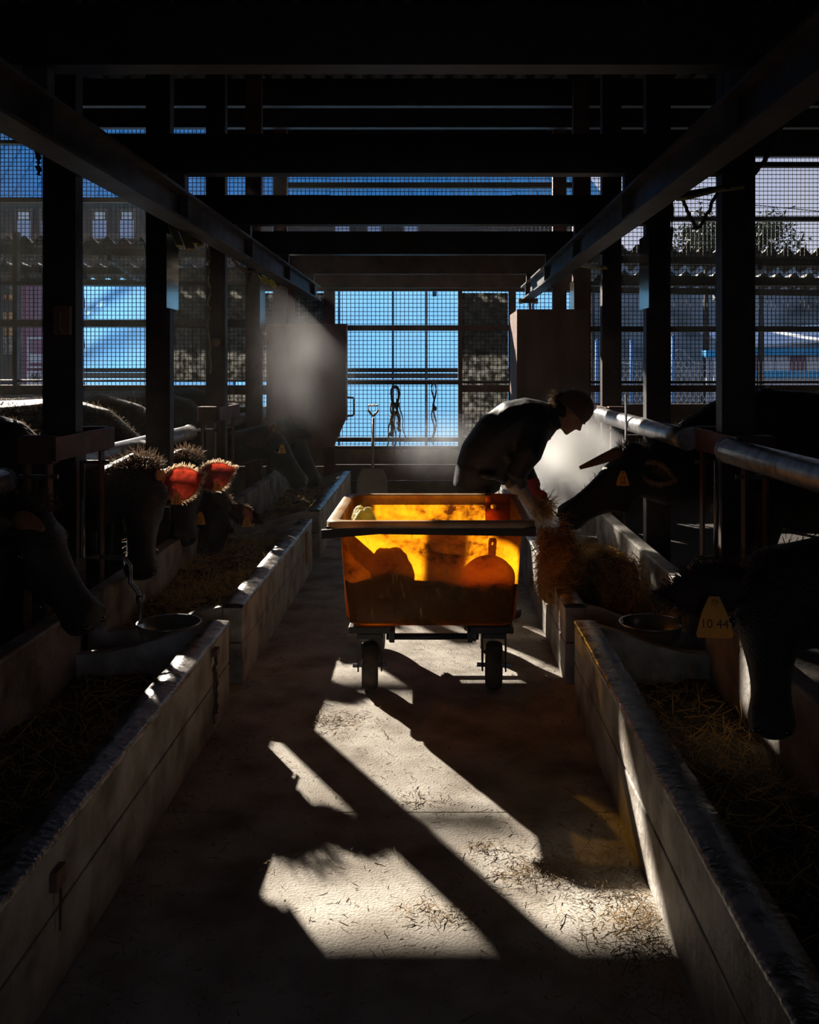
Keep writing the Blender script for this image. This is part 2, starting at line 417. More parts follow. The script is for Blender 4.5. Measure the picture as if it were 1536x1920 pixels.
# back wall: framed wire mesh over a low boarded wall
bw = thing('wall_back', (0, WALL_Y, 0), None, None, kind='structure')
bw['label'] = 'wire mesh back wall in a dark frame above low boards'
def bx_(px, d=WALL_Y): return (px - 815) * d / FPX
def bz_(py, d=WALL_Y): return CAM_H - (py - 690) * d / FPX
for px, w in ((-150, 22), (31, 8), (128, 20), (304, 20), (408, 22), (478, 20), (545, 18), (618, 20), (863, 8), (960, 12), (1100, 14), (1142, 20), (1230, 20), (1380, 22), (1560, 20), (1730, 20)):
    hw = w * WALL_Y / FPX / 2
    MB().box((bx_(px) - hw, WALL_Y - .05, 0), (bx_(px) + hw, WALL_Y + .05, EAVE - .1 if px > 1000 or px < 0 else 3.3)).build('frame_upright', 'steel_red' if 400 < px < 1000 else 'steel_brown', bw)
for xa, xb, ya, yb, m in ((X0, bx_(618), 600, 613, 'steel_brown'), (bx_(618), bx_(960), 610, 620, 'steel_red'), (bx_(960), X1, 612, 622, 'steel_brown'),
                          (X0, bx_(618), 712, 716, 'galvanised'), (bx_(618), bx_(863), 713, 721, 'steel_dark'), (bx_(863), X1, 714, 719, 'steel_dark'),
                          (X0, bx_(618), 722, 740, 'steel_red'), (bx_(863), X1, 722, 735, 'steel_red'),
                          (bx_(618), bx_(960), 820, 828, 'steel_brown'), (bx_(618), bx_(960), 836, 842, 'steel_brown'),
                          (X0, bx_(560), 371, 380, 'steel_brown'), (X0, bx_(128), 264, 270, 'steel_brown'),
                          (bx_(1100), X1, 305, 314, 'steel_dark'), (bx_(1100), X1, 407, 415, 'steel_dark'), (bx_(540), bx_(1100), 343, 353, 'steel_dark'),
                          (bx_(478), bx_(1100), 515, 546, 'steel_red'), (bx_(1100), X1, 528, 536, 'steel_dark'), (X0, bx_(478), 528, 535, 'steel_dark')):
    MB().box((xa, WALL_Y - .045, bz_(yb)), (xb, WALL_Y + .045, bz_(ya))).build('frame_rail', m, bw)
for xa, xb, top in ((X0, bx_(618), 762), (bx_(618), bx_(960), 841), (bx_(960), X1, 757)):
    zt = bz_(top); n = 3; h = zt / n
    for k in range(n):
        MB().box((xa, WALL_Y - .03, k * h + .004), (xb, WALL_Y + .03, (k + 1) * h - .004)).build('wall_board', 'wood_low', bw)
def wire_panel(xa, xb, za, zb, y, pitch, t, name, m, parent):
    mb = MB(); n = int((xb - xa) / pitch); k = int((zb - za) / pitch)
    for i in range(n + 1):
        x_ = xa + i * pitch; mb.box((x_ - t / 2, y - t / 2, za), (x_ + t / 2, y + t / 2, zb))
    for j in range(k + 1):
        z_ = za + j * pitch; mb.box((xa, y - t / 2 + t, z_ - t / 2), (xb, y + t / 2 + t, z_ + t / 2))
    return tag(mb.build(name, m, parent), kind='stuff')
edges = [X0, bx_(128), bx_(304), bx_(478), bx_(618), bx_(863), bx_(960), bx_(1142), bx_(1380), X1]
for a, b in zip(edges[:-1], edges[1:]):
    wire_panel(a, b, bz_(841) if (a >= bx_(618) - .01 and b <= bx_(960) + .01) else bz_(762), EAVE - .08, WALL_Y + .06, .052, .0075, 'wire_mesh', 'wire', bw)
for xa, xb, ya, yb in ((bx_(1100), X1, 190, 294), (bx_(425), bx_(1100), 190, 262)):
    MB().box((xa, WALL_Y - .04, bz_(yb)), (xb, WALL_Y + .04, bz_(ya))).build('header_board', 'steel_dark', bw)
corrugated_sheet(bx_(425), bx_(1100), WALL_Y - .06, bz_(262) - .06, WALL_Y + .12, bz_(262) - .05, .21, .04, 8).build('header_sheet', 'corrugated', bw, smooth=True)
# dusty sheets stapled behind some of the mesh
for a, b, t, s in ((320, 400, 500, 715), (418, 470, 500, 715), (487, 606, 548, 715), (867, 954, 548, 832), (320, 470, 738, 762)):
    n = 16; za, zb = bz_(s), bz_(t)
    rows = [[(bx_(a) + (bx_(b) - bx_(a)) * i / n, WALL_Y + .11 + .02 * noise3((i * .6, j * .5, a)), za + (zb - za) * j / 8) for i in range(n + 1)] for j in range(9)]
    MB().strip(rows).build('dusty_sheet', 'dirty_sheet', bw, smooth=True, solid=.004)

# outside ground
tag(MB().box((-60, 12.2, -.2), (60, 90, -.05)).build('ground_yard', 'ground'), 'bare yard ground outside the barn', None, kind='structure')
tag(MB().box((-40, -50, -.2), (40, -4.2, -.05)).build('ground_front', 'ground'), 'yard ground outside the added front doorway', None, kind='structure')

# deep tie beams hung below the roof
for k, (y, za, zb) in enumerate(((10.9, 4.32, 4.62), (10.0, 4.32, 4.6), (9.0, 4.38, 4.6))):
    t = thing('tie_beam', (0, y, za), f'dark tie beam high under the roof, {["rearmost", "middle", "foremost"][k]} of three', 'beam', 'tie beams under the roof', 'structure')
    MB().box((X0, y - .05, za), (X1, y + .05, zb)).build('beam', 'steel_dark', t)
    corrugated_sheet(X0, X1, y - .08, zb + .05, y + .6, zb + .03, .21, .04, 6).build('edge_sheet', 'corrugated', t, smooth=True)

# ------------------------------------------------------------------ overhead steel
ORD = ['nearest', 'second', 'third', 'fourth', 'fifth']
for side, xx in (('left', XL), ('right', XR)):
    for k, y in enumerate(POST_Y):
        t = thing('aisle_post', (xx, y, 0), f'dark steel post on the {side} side of the aisle, {ORD[k]} of five from the camera', 'post', 'steel posts along the aisle')
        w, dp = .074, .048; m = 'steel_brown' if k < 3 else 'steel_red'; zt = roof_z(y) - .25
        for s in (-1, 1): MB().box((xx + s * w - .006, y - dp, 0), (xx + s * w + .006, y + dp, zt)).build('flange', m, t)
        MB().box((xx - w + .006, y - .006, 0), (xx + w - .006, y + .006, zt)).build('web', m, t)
        MB().box((xx - w + .006, y - dp, 0), (xx + w - .006, y - dp + .008, zt)).build('cover_plate', m, t)
        MB().box((xx - .1, y - .09, 0), (xx + .1, y + .09, .018)).build('base_plate', m, t)
        if k in (1, 3):
            s = 1 if side == 'left' else -1
            p = MB().box((xx + s * (w + .007), y - .16, 1.99), (xx + s * (w + .015), y + .13, 2.47)).build('side_plate', 'plate_gloss', t)
            tag(p, 'glossy metal plate on the post')
for k, y in enumerate([POST_Y[0] - 1.66] + POST_Y):
    m = 'steel_dark' if k < 4 else 'steel_red'  # far beams redder: glow of the lit haze put into their colour
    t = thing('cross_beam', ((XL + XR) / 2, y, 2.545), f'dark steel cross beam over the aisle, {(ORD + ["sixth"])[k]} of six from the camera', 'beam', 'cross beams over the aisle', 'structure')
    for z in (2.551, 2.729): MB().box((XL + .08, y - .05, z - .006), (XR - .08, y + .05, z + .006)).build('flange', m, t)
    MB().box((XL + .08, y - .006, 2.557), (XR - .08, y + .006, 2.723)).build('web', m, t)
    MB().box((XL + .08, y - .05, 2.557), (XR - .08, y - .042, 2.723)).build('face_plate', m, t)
for side, xx in (('left', -1.255), ('right', 0.965)):
    t = thing('overhead_rail', (xx, 6, 2.25), f'long grey steel rail running overhead along the {side} side of the aisle', 'rail', 'overhead rails')
    y0, y1 = 0.4, 10.15
    for z in (2.317, 2.453): MB().box((xx - .055, y0, z - .007), (xx + .055, y1, z + .007)).build('flange', 'rail_grey', t)
    MB().box((xx - .008, y0, 2.324), (xx + .008, y1, 2.446)).build('web', 'rail_grey', t)
    for yy in (3.04, 4.7, 6.36, 8.02, 9.68):
        MB().box((xx - .05, yy - .006, 2.324), (xx + .05, yy + .006, 2.446)).build('stiffener', 'rail_grey', t)
        MB().box((xx - .04, yy - .03, 2.46), (xx + .04, yy + .03, 2.545)).build('hanger', 'rail_grey', t)
# stall brackets, neck rails
def stall_bracket(xx, y, side, k):
    t = thing('stall_bracket', (xx, y, 0), f'steel stall bracket holding the pipe ends at the {ORD[k]} post on the {side}', 'bracket', 'stall brackets')
    for yy in (y - .29, y + .4):
        for dx in (-.05, .05):
            MB().box((xx + dx - .006, yy - .03, 0), (xx + dx + .006, yy + .03, 1.16)).build('leg', 'steel_red', t)
        MB().box((xx - .078, yy - .045, 1.16), (xx + .078, yy + .045, 1.29)).build('saddle_block', 'steel_red', t, bevel=.006)
        MB().tube([(xx - .09, yy, 1.1), (xx + .09, yy, 1.1)], .012, 6).build('bolt', 'galvanised', t)
    s = 1 if side == 'left' else -1
    MB().box((xx + s * .085, y - .34, 1.175), (xx + s * .1, y + .46, 1.285)).build('side_strap', 'steel_red', t)
for side, xx in (('left', XL), ('right', XR)):
    for k in (0, 2, 4): stall_bracket(xx, POST_Y[k], side, k)
def neck_rail(xx, y0, y1, side, where):
    rz = RAIL_Z[side]
    t = thing('neck_rail', (xx, (y0 + y1) / 2, 1.1), f'round galvanised neck rail pipe on the {side}, {where}', 'pipe', 'neck rail pipes')
    MB().tube([(xx, y0 + (y1 - y0) * i / 10, rz) for i in range(11)], .057, 18).build('pipe', 'galvanised', t, smooth=True)
    for yy in (y0, y1): MB().lathe((xx, yy, rz), [(.0, -.01), (.06, -.01), (.062, .0), (.06, .01), (.0, .01)], 18, 'y').build('end_cap', 'galvanised', t)
    if y0 > 2:
        ym = (y0 + y1) / 2
        s = 1 if side == 'left' else -1
        MB().box((xx + s * .058, ym - .02, rz - .12), (xx + s * .068, ym + .02, rz + .2)).build('clamp_strap', 'galvanised', t)
RAIL_X = {'left': XL - .14, 'right': XR - .14}; RAIL_Z = {'left': 1.085, 'right': 1.225}
for side in ('left', 'right'):
    neck_rail(RAIL_X[side], 1.0, 4.36, side, 'closest to the camera')
    neck_rail(RAIL_X[side], 5.06, 7.68, side, 'between the first and third posts')
    neck_rail(RAIL_X[side], 8.46, 11.0 if side == 'left' else 9.12, side, 'farthest from the camera')

# ------------------------------------------------------------------ feed troughs
def trough(side, y0, y1, where):
    s = -1 if side == 'left' else 1
    xa = AL if side == 'left' else AR
    xp = xa + s * (.62 if s > 0 else .70)
    t = thing('feed_trough', (xa + s * .4, (y0 + y1) / 2, 0), f'low concrete feed trough on the {side} of the aisle, {where}', 'trough', 'concrete feed troughs')
    h = .405
    MB().box((xa, y0, 0), (xa + s * .105, y1, .205)).build('wall_course', 'concrete_trough', t, bevel=.006)
    MB().box((xa + s * .002, y0, .209), (xa + s * .105, y1, h - .02)).build('wall_course', 'concrete_trough', t, bevel=.006)
    n = int((y1 - y0) / .07)
    rows = []
    for j, (dx, dz) in enumerate(((-.002, -.02), (-.002, -.004), (.008, 0), (.05, .004), (.1, 0), (.108, -.02))):
        rows.append([(xa + s * (dx + .004 * noise3((i * .9, j, y0))), y0 + (y1 - y0) * i / n, h + dz + (.005 * noise3((i * .7, j * 1.7, 3 + y0)) if 0 < j < 5 else 0)) for i in range(n + 1)])
    MB().strip(rows).build('worn_coping', 'trough_top', t, smooth=True)
    MB().box((xp, y0, 0), (xp + s * .09, y1, .475)).build('pen_wall', 'concrete_trough', t, bevel=.012)
    MB().box((xa + s * .105, y0 + .05, 0), (xp, y1 - .05, .08)).build('bottom', 'concrete_trough', t)
    for ya, yb in ((y0, y0 + .07), (y1 - .07, y1)):
        m = MB()
        xs = [xa + s * (.1055 + (abs(xp - xa) - .1055) * i / 6) for i in range(7)]; zs = [h - .012 - .13 * math.sin(math.pi * i / 12) ** 1.3 for i in range(7)]
        rows = [[(x_, ya, 0) for x_ in xs], [(x_, ya, z_) for x_, z_ in zip(xs, zs)], [(x_, yb, z_) for x_, z_ in zip(xs, zs)], [(x_, yb, 0) for x_ in xs], [(x_, ya, 0) for x_ in xs]]
        m.strip(rows).build('end_wall', 'concrete_trough', t)
    return t
TY = [(0.6, 4.54), (4.86, 7.62), (8.1, 11.15)]
WHERE = ['the long one beside the camera', 'middle one alongside the cart', 'far one near the back wall']
TR = {}
for side in ('left', 'right'):
    for k, (a, b) in enumerate(TY): TR[side, k] = trough(side, a, b, WHERE[k])

def feed_bed(xa, xb, y0, y1, z, name, label, n_str, m='feed', strand='hay', bumps=.05, seed=0, slen=(.05, .13)):
    """loose fodder lying in a trough: a lumpy bed with strands on it"""
    t = thing(name, ((xa + xb) / 2, (y0 + y1) / 2, .08), label, 'fodder', 'fodder in the troughs', 'stuff')
    nx, ny = 10, int((y1 - y0) / .09)
    def hz(x_, y_): return z + bumps * (noise3((x_ * 4, y_ * 3, seed)) + .5 * noise3((x_ * 11, y_ * 11, seed + 4)))
    rows = [[(xa + (xb - xa) * i / nx, y0 + (y1 - y0) * j / ny, hz(xa + (xb - xa) * i / nx, y0 + (y1 - y0) * j / ny)) for i in range(nx + 1)] for j in range(ny + 1)]
    MB().strip(rows).build('fodder_bed', m, t, smooth=True)
    P = np.stack([rng.uniform(xa, xb, n_str), rng.uniform(y0, y1, n_str), np.zeros(n_str)], 1)
    P[:, 2] = [hz(p[0], p[1]) for p in P]
    D = rng.normal(size=(n_str, 3)); D[:, 2] = np.abs(D[:, 2]) * .55; D /= np.linalg.norm(D, axis=1, keepdims=True); D *= rng.uniform(*slen, (n_str, 1))
    tag(blades(P, D, rng.uniform(.002, .0045, n_str), 'strands', strand, t), kind='stuff')
feed_bed(AL - .695, AL - .11, .8, 4.46, .17, 'trough_fodder', 'dark fodder lying in the near trough on the left', 2500, seed=1)
feed_bed(AL - .695, AL - .11, 4.94, 7.54, .24, 'trough_fodder', 'brown hay spread in the middle trough on the left', 5000, seed=2, bumps=.07)
feed_bed(AL - .695, AL - .11, 8.18, 11.05, .2, 'trough_fodder', 'hay in the far trough on the left', 1500, seed=3)
feed_bed(AR + .11, AR + .615, .8, 4.46, .14, 'trough_fodder', 'dark fodder in the near trough on the right', 2000, seed=4)
feed_bed(AR + .11, AR + .615, 4.94, 7.54, .2, 'trough_fodder', 'hay in the middle trough below the feeding cow', 4500, seed=5)
feed_bed(AR + .11, AR + .615, 8.18, 11.05, .2, 'trough_fodder', 'hay in the far trough on the right', 800, seed=6)

def hay_heap(c, r, n, name, label, seed):
    c = Vector(c)
    t = thing(name, (c.x, c.y, c.z), label, 'hay', 'heaps of hay', 'stuff')
    mb = MB(); n1, n2 = 18, 10
    rows = []
    for j in range(n2 + 1):
        th = math.pi * .5 * j / n2 * 1.15
        row = []
        for k in range(n1 + 1):
            a = 2 * math.pi * k / n1
            q = Vector((math.sin(th) * math.cos(a), math.sin(th) * math.sin(a), math.cos(th)))
            f = .80 + .5 * noise3((q.x * 2.0, q.y * 2.0, q.z * 2.0 + seed))
            row.append(c + Vector((q.x * r[0] * f, q.y * r[1] * f, q.z * r[2] * f)))
        rows.append(row)
    mb.strip(rows).build('heap_core', 'hay_core', t, smooth=True)
    th = np.arccos(rng.uniform(-.15, 1, n)); a = rng.uniform(0, 2 * math.pi, n)
    Q = np.stack([np.sin(th) * np.cos(a), np.sin(th) * np.sin(a), np.cos(th)], 1)
    fq = np.array([.80 + .5 * noise3((q[0] * 2.0, q[1] * 2.0, q[2] * 2.0 + seed)) for q in Q])[:, None]
    P = np.array(c) + Q * np.array(r) * fq * rng.uniform(.85, 1.12, (n, 1))
    D = np.cross(Q, rng.normal(size=(n, 3))) + rng.normal(size=(n, 3)) * .35 + Q * .15; D /= np.linalg.norm(D, axis=1, keepdims=True); D *= rng.uniform(.05, .16, (n, 1)); P = P - D * .5
    tag(blades(P, D, rng.uniform(.002, .005, n), 'strands', 'hay', t), kind='stuff')
hay_heap((.715, 5.5, .36), (.14, .24, .34), 5200, 'hay_heap', 'bundle of golden hay spilling over the right trough wall by the cart', 11)
hay_heap((1.02, 5.72, .18), (.25, .46, .40), 6500, 'hay_heap', 'mound of hay under the feeding cow in the right trough', 12)

# ------------------------------------------------------------------ panels near the back wall
t = thing('end_gate', Vector((W(594, 0, 10.3).x, 10.3, 0)), 'reddish brown sheet gate with cut corner and handle by the far left stalls', 'gate')
gx0, gx1 = W(500, 0, 10.3).x, W(648, 0, 10.3).x
gz0, gz1 = W(0, 838, 10.3).z, W(0, 607, 10.3).z
cz, cx = W(0, 788, 10.3).z, W(626, 0, 10.3).x
poly = [(gx0, gz0), (cx, gz0), (gx1, cz), (gx1, gz1), (gx0, gz1)]
MB().add([(x_, 10.28, z_) for x_, z_ in poly] + [(x_, 10.32, z_) for x_, z_ in poly],
         [(0, 1, 2, 3, 4), (9, 8, 7, 6, 5)] + [(i, (i + 1) % 5, 5 + (i + 1) % 5, 5 + i) for i in range(5)]).build('sheet', 'wood_panel', t)
MB().bar((gx1 + .012, 10.3, cz), (gx1 + .012, 10.3, gz1), .018, .05).build('edge_trim', 'galvanised', t)
hp = [W(650, 745, 10.3), W(663, 746, 10.3), W(664, 750, 10.3), W(664, 775, 10.3), W(662, 779, 10.3), W(650, 780, 10.3)]
MB().tube(hp, .012, 8).build('handle', 'galvanised', t, smooth=True)
MB().box((gx0, 10.27, 0), (gx0 + .06, 10.33, gz0)).build('leg', 'steel_brown', t)

t = thing('corner_board', (W(1035, 0, 9.25).x, 9.4, 0), 'tall brown board standing at the far right stalls behind the farmer', 'board')
bx0, bx1 = W(969, 0, 9.2).x, W(1103, 0, 9.2).x
bt = W(0, 580, 9.2).z
MB().box((bx0, 9.18, .55), (bx1, 9.22, bt)).build('front_board', 'wood_panel', t)
MB().box((bx0, 9.22, .55), (bx0 + .03, 10.02, bt - .01)).build('side_board', 'wood_panel', t)
for xx, yy in ((bx0 + .05, 9.25), (bx1 - .05, 9.25), (bx0 + .06, 9.98)):
    MB().box((xx - .03, yy - .03, 0), (xx + .03, yy + .03, .55)).build('leg', 'steel_brown', t)

# ------------------------------------------------------------------ the feed cart
def rr_ring(x0, x1, y0, y1, z, r, n=6):
    pts = []
    for cx_, cy_, a0 in ((x1 - r, y0 + r, -90), (x1 - r, y1 - r, 0), (x0 + r, y1 - r, 90), (x0 + r, y0 + r, 180)):
        for k in range(n + 1):
            a = R(a0 + 90 * k / n); pts.append((cx_ + r * math.cos(a), cy_ + r * math.sin(a), z))
    return pts + [pts[0]]
cart = thing('feed_cart', (-.025, 5.12, 0), 'amber translucent plastic feed tub on caster wheels in the aisle', 'cart')
CX0, CX1, CY0, CY1, CZT = -.468, .432, 4.655, 5.60, .862
def wallpt(f):
    """tub outline at height fraction f"""
    e = .035 * (1 - f)
    return CX0 + e * .9, CX1 - e * .9, CY0 + e * 1.6, CY1 - e * 1.6, .325 + (CZT - .325) * f
rows = []
cxm, cym = (CX0 + CX1) / 2, (CY0 + CY1) / 2
x0, x1, y0, y1, z = wallpt(0)
rows.append([(cxm, cym, z)] * 29)
rows.append(rr_ring(x0 + .06, x1 - .06, y0 + .06, y1 - .06, z, .05))
rows.append(rr_ring(x0 + .022, x1 - .022, y0 + .022, y1 - .022, z + .006, .06))
rows.append(rr_ring(x0 + .004, x1 - .004, y0 + .004, y1 - .004, z + .025, .065))
for f in (.1, .25, .4, .55, .7, .85, .97):
    x0, x1, y0, y1, z = wallpt(f); rows.append(rr_ring(x0, x1, y0, y1, z, .065))
x0, x1, y0, y1, z = wallpt(1.0)
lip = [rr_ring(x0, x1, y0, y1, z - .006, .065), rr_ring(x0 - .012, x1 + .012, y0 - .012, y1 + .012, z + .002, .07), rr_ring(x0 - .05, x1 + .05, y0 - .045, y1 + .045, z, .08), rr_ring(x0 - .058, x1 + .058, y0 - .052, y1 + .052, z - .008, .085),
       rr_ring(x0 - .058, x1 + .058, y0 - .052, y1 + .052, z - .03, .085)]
body = MB().strip(rows[1:] + lip[:1]).build('tub', 'amber_plastic', cart, smooth=True)
MB().add(rows[1][:-1], [tuple(range(28))]).build('tub_bottom', 'amber_plastic', cart)
tag(MB().strip(lip).build('rim_lip', 'lip_lit_plastic', cart, smooth=True), 'rim of the tub, sun and sky light put into its pale colour')
# dark bumper band under the rim, its loose end sticking out
bz = .805
MB().bar((CX0 - .075, CY0 - .035, bz - .004), (CX0 + .20, CY0 - .03, bz + .018), .035, .042).build('bumper_strip', 'dark_wood', cart)
MB().bar((CX0 + .19, CY0 - .03, bz + .018), (CX1 + .055, CY0 - .03, bz + .008), .035, .042).build('bumper_strip', 'dark_wood', cart)
MB().bar((CX1 + .04, CY0 - .05, bz + .008), (CX1 + .04, CY1, bz + .008), .03, .042).build('bumper_strip', 'dark_wood', cart)
MB().bar((CX0 - .04, CY0 - .02, bz + .008), (CX0 - .04, CY1, bz + .008), .03, .042).build('bumper_strip', 'dark_wood', cart)
# chassis
for s, xx in ((-1, -.32), (1, .285)):
    MB().box((xx - .105, CY0 + .08, .288), (xx + .105, CY1 - .08, .322)).build('chassis_beam', 'steel_dark', cart, bevel=.004)
    for yy in (CY0 + .13, CY1 - .13): MB().box((xx - s * .11 - .012, yy - .05, .245), (xx - s * .11 + .012, yy + .05, .3)).build('gusset', 'steel_dark', cart)
for yy in (CY0 + .13, CY1 - .13):
    MB().tube([(-.24, yy, .262), (.22, yy, .262)], .016, 10).build('axle_bar', 'steel_dark', cart, smooth=True)
    for s in (-.215, .195): MB().lathe((s, yy, .262), [(0, -.012), (.026, -.012), (.026, .012), (0, .012)], 8, 'x').build('nut', 'galvanised', cart)
def caster(xx, yy, yaw):
    r, w = .118, .04
    Rm = Matrix.Rotation(R(yaw), 3, 'Z'); c = Vector((xx, yy, r))
    def T(mb):
        mb.v = [tuple(c + Rm @ (Vector(v) - c)) for v in mb.v]; return mb
    fk = T(MB().box((xx - .062, yy - .055, .262), (xx + .062, yy + .055, .288))).build('caster_fork', 'steel_dark', cart, bevel=.004)
    for s in (-1, 1):
        mb = MB()
        pl = [(yy - .05, .265), (yy + .05, .265), (yy + .028, .11), (yy, .085), (yy - .028, .11)]
        xo, xi = xx + s * .062, xx + s * .054
        mb.add([(xo, a, b) for a, b in pl] + [(xi, a, b) for a, b in pl], [(0, 1, 2, 3, 4), (9, 8, 7, 6, 5)] + [(i, (i + 1) % 5, 5 + (i + 1) % 5, 5 + i) for i in range(5)])
        T(mb).build('fork_cheek', 'steel_dark', fk)
    T(MB().tube([(xx - .085, yy, r), (xx + .085, yy, r)], .011, 8)).build('axle_bolt', 'galvanised', fk)
    prof = [(.03, -w * .8), (.07, -w * .8), (.085, -w), (.104, -w), (r - .004, -w * .72), (r, 0), (r - .004, w * .72), (.104, w), (.085, w), (.07, w * .8), (.03, w * .8)]
    T(MB().lathe(c, prof, 28, 'x')).build('wheel', 'rubber', cart, smooth=True)
    T(MB().lathe(c, [(.0, -w * .9), (.035, -w * .9), (.035, w * .9), (0, w * .9)], 14, 'x')).build('wheel_hub', 'galvanised', cart)
for xx, yy, a in ((-.323, 4.79, 4), (.297, 4.79, -6), (-.323, 5.45, 0), (.297, 5.45, 0)): caster(xx, yy, a)

# fodder inside the tub
fd = thing('cart_fodder', (cxm, cym, .33), 'dark loose fodder half filling the amber cart', 'fodder', None, 'stuff')
def fz(x_, y_):
    fx = (x_ - CX0) / (CX1 - CX0); fy = (y_ - CY0) / (CY1 - CY0)
    return .565 + .05 * math.exp(-((fx - .3) / .17) ** 2 - ((fy - .3) / .5) ** 2) - .02 * fx + .02 * noise3((x_ * 6, y_ * 6, 3)) + .008 * noise3((x_ * 25, y_ * 25, 3)) - .03 * fy
nx = 28
rows = []
for j in range(nx + 1):
    rows.append([(x_, y_, fz(x_, y_)) for x_, y_ in [(CX0 + .03 + (CX1 - CX0 - .06) * i / nx, CY0 + .05 + (CY1 - CY0 - .1) * j / nx) for i in range(nx + 1)]])
low = [[(p[0] * .95, CY0 + .075, .345) for p in rows[0]]] + rows + [[(p[0] * .95, CY1 - .075, .345) for p in rows[-1]]]
MB().strip(low).build('fodder_bed', 'feed', fd, smooth=True)
n = 1600
P = np.stack([rng.uniform(CX0 + .06, CX1 - .06, n), rng.uniform(CY0 + .07, CY1 - .08, n), np.zeros(n)], 1); P[:, 2] = [fz(p[0], p[1]) for p in P]
D = rng.normal(size=(n, 3)); D[:, 2] = np.abs(D[:, 2]) * .4; D /= np.linalg.norm(D, axis=1, keepdims=True); D *= rng.uniform(.02, .05, (n, 1))
tag(blades(P, D, np.full(n, .003), 'strands', 'hay', fd), kind='stuff')

# round scoop leaning inside the front wall
sc = W(909, 1082, 4.72); sc.z = .575
t = thing('feed_scoop', (sc.x, 4.715, .45), 'round scoop with upright handle leaning inside the front of the amber cart', 'scoop')
MB().lathe((sc.x, 4.735, sc.z), [(0, .0), (.118, .0), (.125, .004), (.127, -.03), (.131, -.032), (.129, .006), (.118, .008), (0, .006)], 36, 'y').build('pan', 'scoop_plastic', t, smooth=True)
hb, ht = Vector((sc.x + .004, 4.722, sc.z + .12)), Vector((sc.x + .012, 4.705, sc.z + .205))
ax = (ht - hb).normalized(); sd = Vector((1, 0, 0))
out = [hb - sd * .016, hb + sd * .016, ht + sd * .019, ht + sd * .014 + ax * .014, ht - sd * .014 + ax * .014, ht - sd * .019]
hc = ht - ax * .012
hole = [hc + sd * .007 * math.cos(2 * math.pi * k / 6 - 2.1) + ax * .010 * math.sin(2 * math.pi * k / 6 - 2.1) for k in range(6)]
th = Vector((0, .006, 0))
mb = MB().add(out + hole + [p + th for p in out + hole],
              [(i, (i + 1) % 6, 6 + (i + 1) % 6, 6 + i) for i in range(6)] + [(12 + i, 18 + i, 18 + (i + 1) % 6, 12 + (i + 1) % 6) for i in range(6)] +
              [(i, 12 + i, 12 + (i + 1) % 6, (i + 1) % 6) for i in range(6)] + [(6 + i, 6 + (i + 1) % 6, 18 + (i + 1) % 6, 18 + i) for i in range(6)])
mb.build('handle', 'scoop_plastic', t)
# flat scraper board hooked on the rear rim, with a hole
sx0, sx1 = W(910, 0, 5.55).x, W(962, 0, 5.55).x
t = thing('scraper_board', ((sx0 + sx1) / 2, 5.53, .6), 'amber board with a round hole hooked inside the rear rim of the cart', 'board')
m = MB(); hx, hz_, hr = sx0 + .045, .80, .016
o8 = [(sx0, .57), (hx, .57), (sx1, .57), (sx1, hz_), (sx1, .872), (hx, .872), (sx0, .872), (sx0, hz_)]
i8 = [(hx + hr * math.cos(R(225 + 45 * k)), hz_ + hr * math.sin(R(225 + 45 * k))) for k in range(8)]
for yy in (5.540, 5.552): m.v += [(a, yy, b) for a, b in o8 + i8]
m.f += [(i, (i + 1) % 8, 8 + (i + 1) % 8, 8 + i) for i in range(8)] + [(16 + i, 24 + i, 24 + (i + 1) % 8, 16 + (i + 1) % 8) for i in range(8)]
m.f += [(i, 16 + i, 16 + (i + 1) % 8, (i + 1) % 8) for i in range(8)] + [(8 + i, 8 + (i + 1) % 8, 24 + (i + 1) % 8, 24 + i) for i in range(8)]
m.build('plate', 'amber_plastic', t)
MB().box((sx0, 5.538, .865), (sx0 + .03, 5.66, .88)).build('hook', 'dark_wood', t)
# crumpled pale yellow net bag
def crumple(c, r, seed, name, m, label, cat):
    rows = []
    for j in range(17):
        th = math.pi * j / 16; row = []
        for k in range(25):
            a = 2 * math.pi * k / 24
            q = Vector((math.sin(th) * math.cos(a), math.sin(th) * math.sin(a), math.cos(th)))
            f = 1 + .30 * mnoise.noise(q * 1.7 + Vector((seed, 0, 0))) + .16 * abs(mnoise.noise(q * 4 + Vector((0, seed, 0))))
            row.append(Vector(c) + Vector((q.x * r[0], q.y * r[1], q.z * r[2])) * f)
        rows.append(row)
    return tag(MB().strip(rows).build(name, m, None, smooth=True), label, cat)
crumple((W(682, 0, 5.0).x, 4.98, .745), (.075, .11, .13), 5, 'feed_bag', 'yellow_net', 'crumpled pale yellow bag on the fodder inside the cart', 'bag')

# ------------------------------------------------------------------ things along the back wall
# snow shovel leaning on the back boards
t = thing('shovel', (W(700, 0, 11.6).x, 11.6, 0), 'pale wide shovel with D-grip leaning against the back boards', 'shovel')
sx = W(699, 0, 11.7).x
rows = []
for j in range(9):
    z = .02 + .36 * j / 8; y = 11.55 + .14 * j / 8
    hw = .185 if j < 6 else .185 - .03 * (j - 5) ** 1.3 / 2
    rows.append([(sx + hw * (i / 4 - 1), y - .05 * (i / 4 - 1) ** 2, z) for i in range(9)])
MB().strip(rows).build('blade', 'shovel_pale', t, smooth=True, solid=.008)
MB().tube([(sx, 11.69, .24), (sx - .005, 11.88, .98)], .017, 10).build('shaft', 'shovel_pale', t, smooth=True)
g = Vector((sx - .006, 11.885, 1.0))
MB().tube([g, g + Vector((-.06, .005, .07)), g + Vector((-.06, .008, .14)), g + Vector((.06, .008, .14)), g + Vector((.06, .005, .07)), g], .013, 8).build('grip', 'shovel_pale', t, smooth=True)
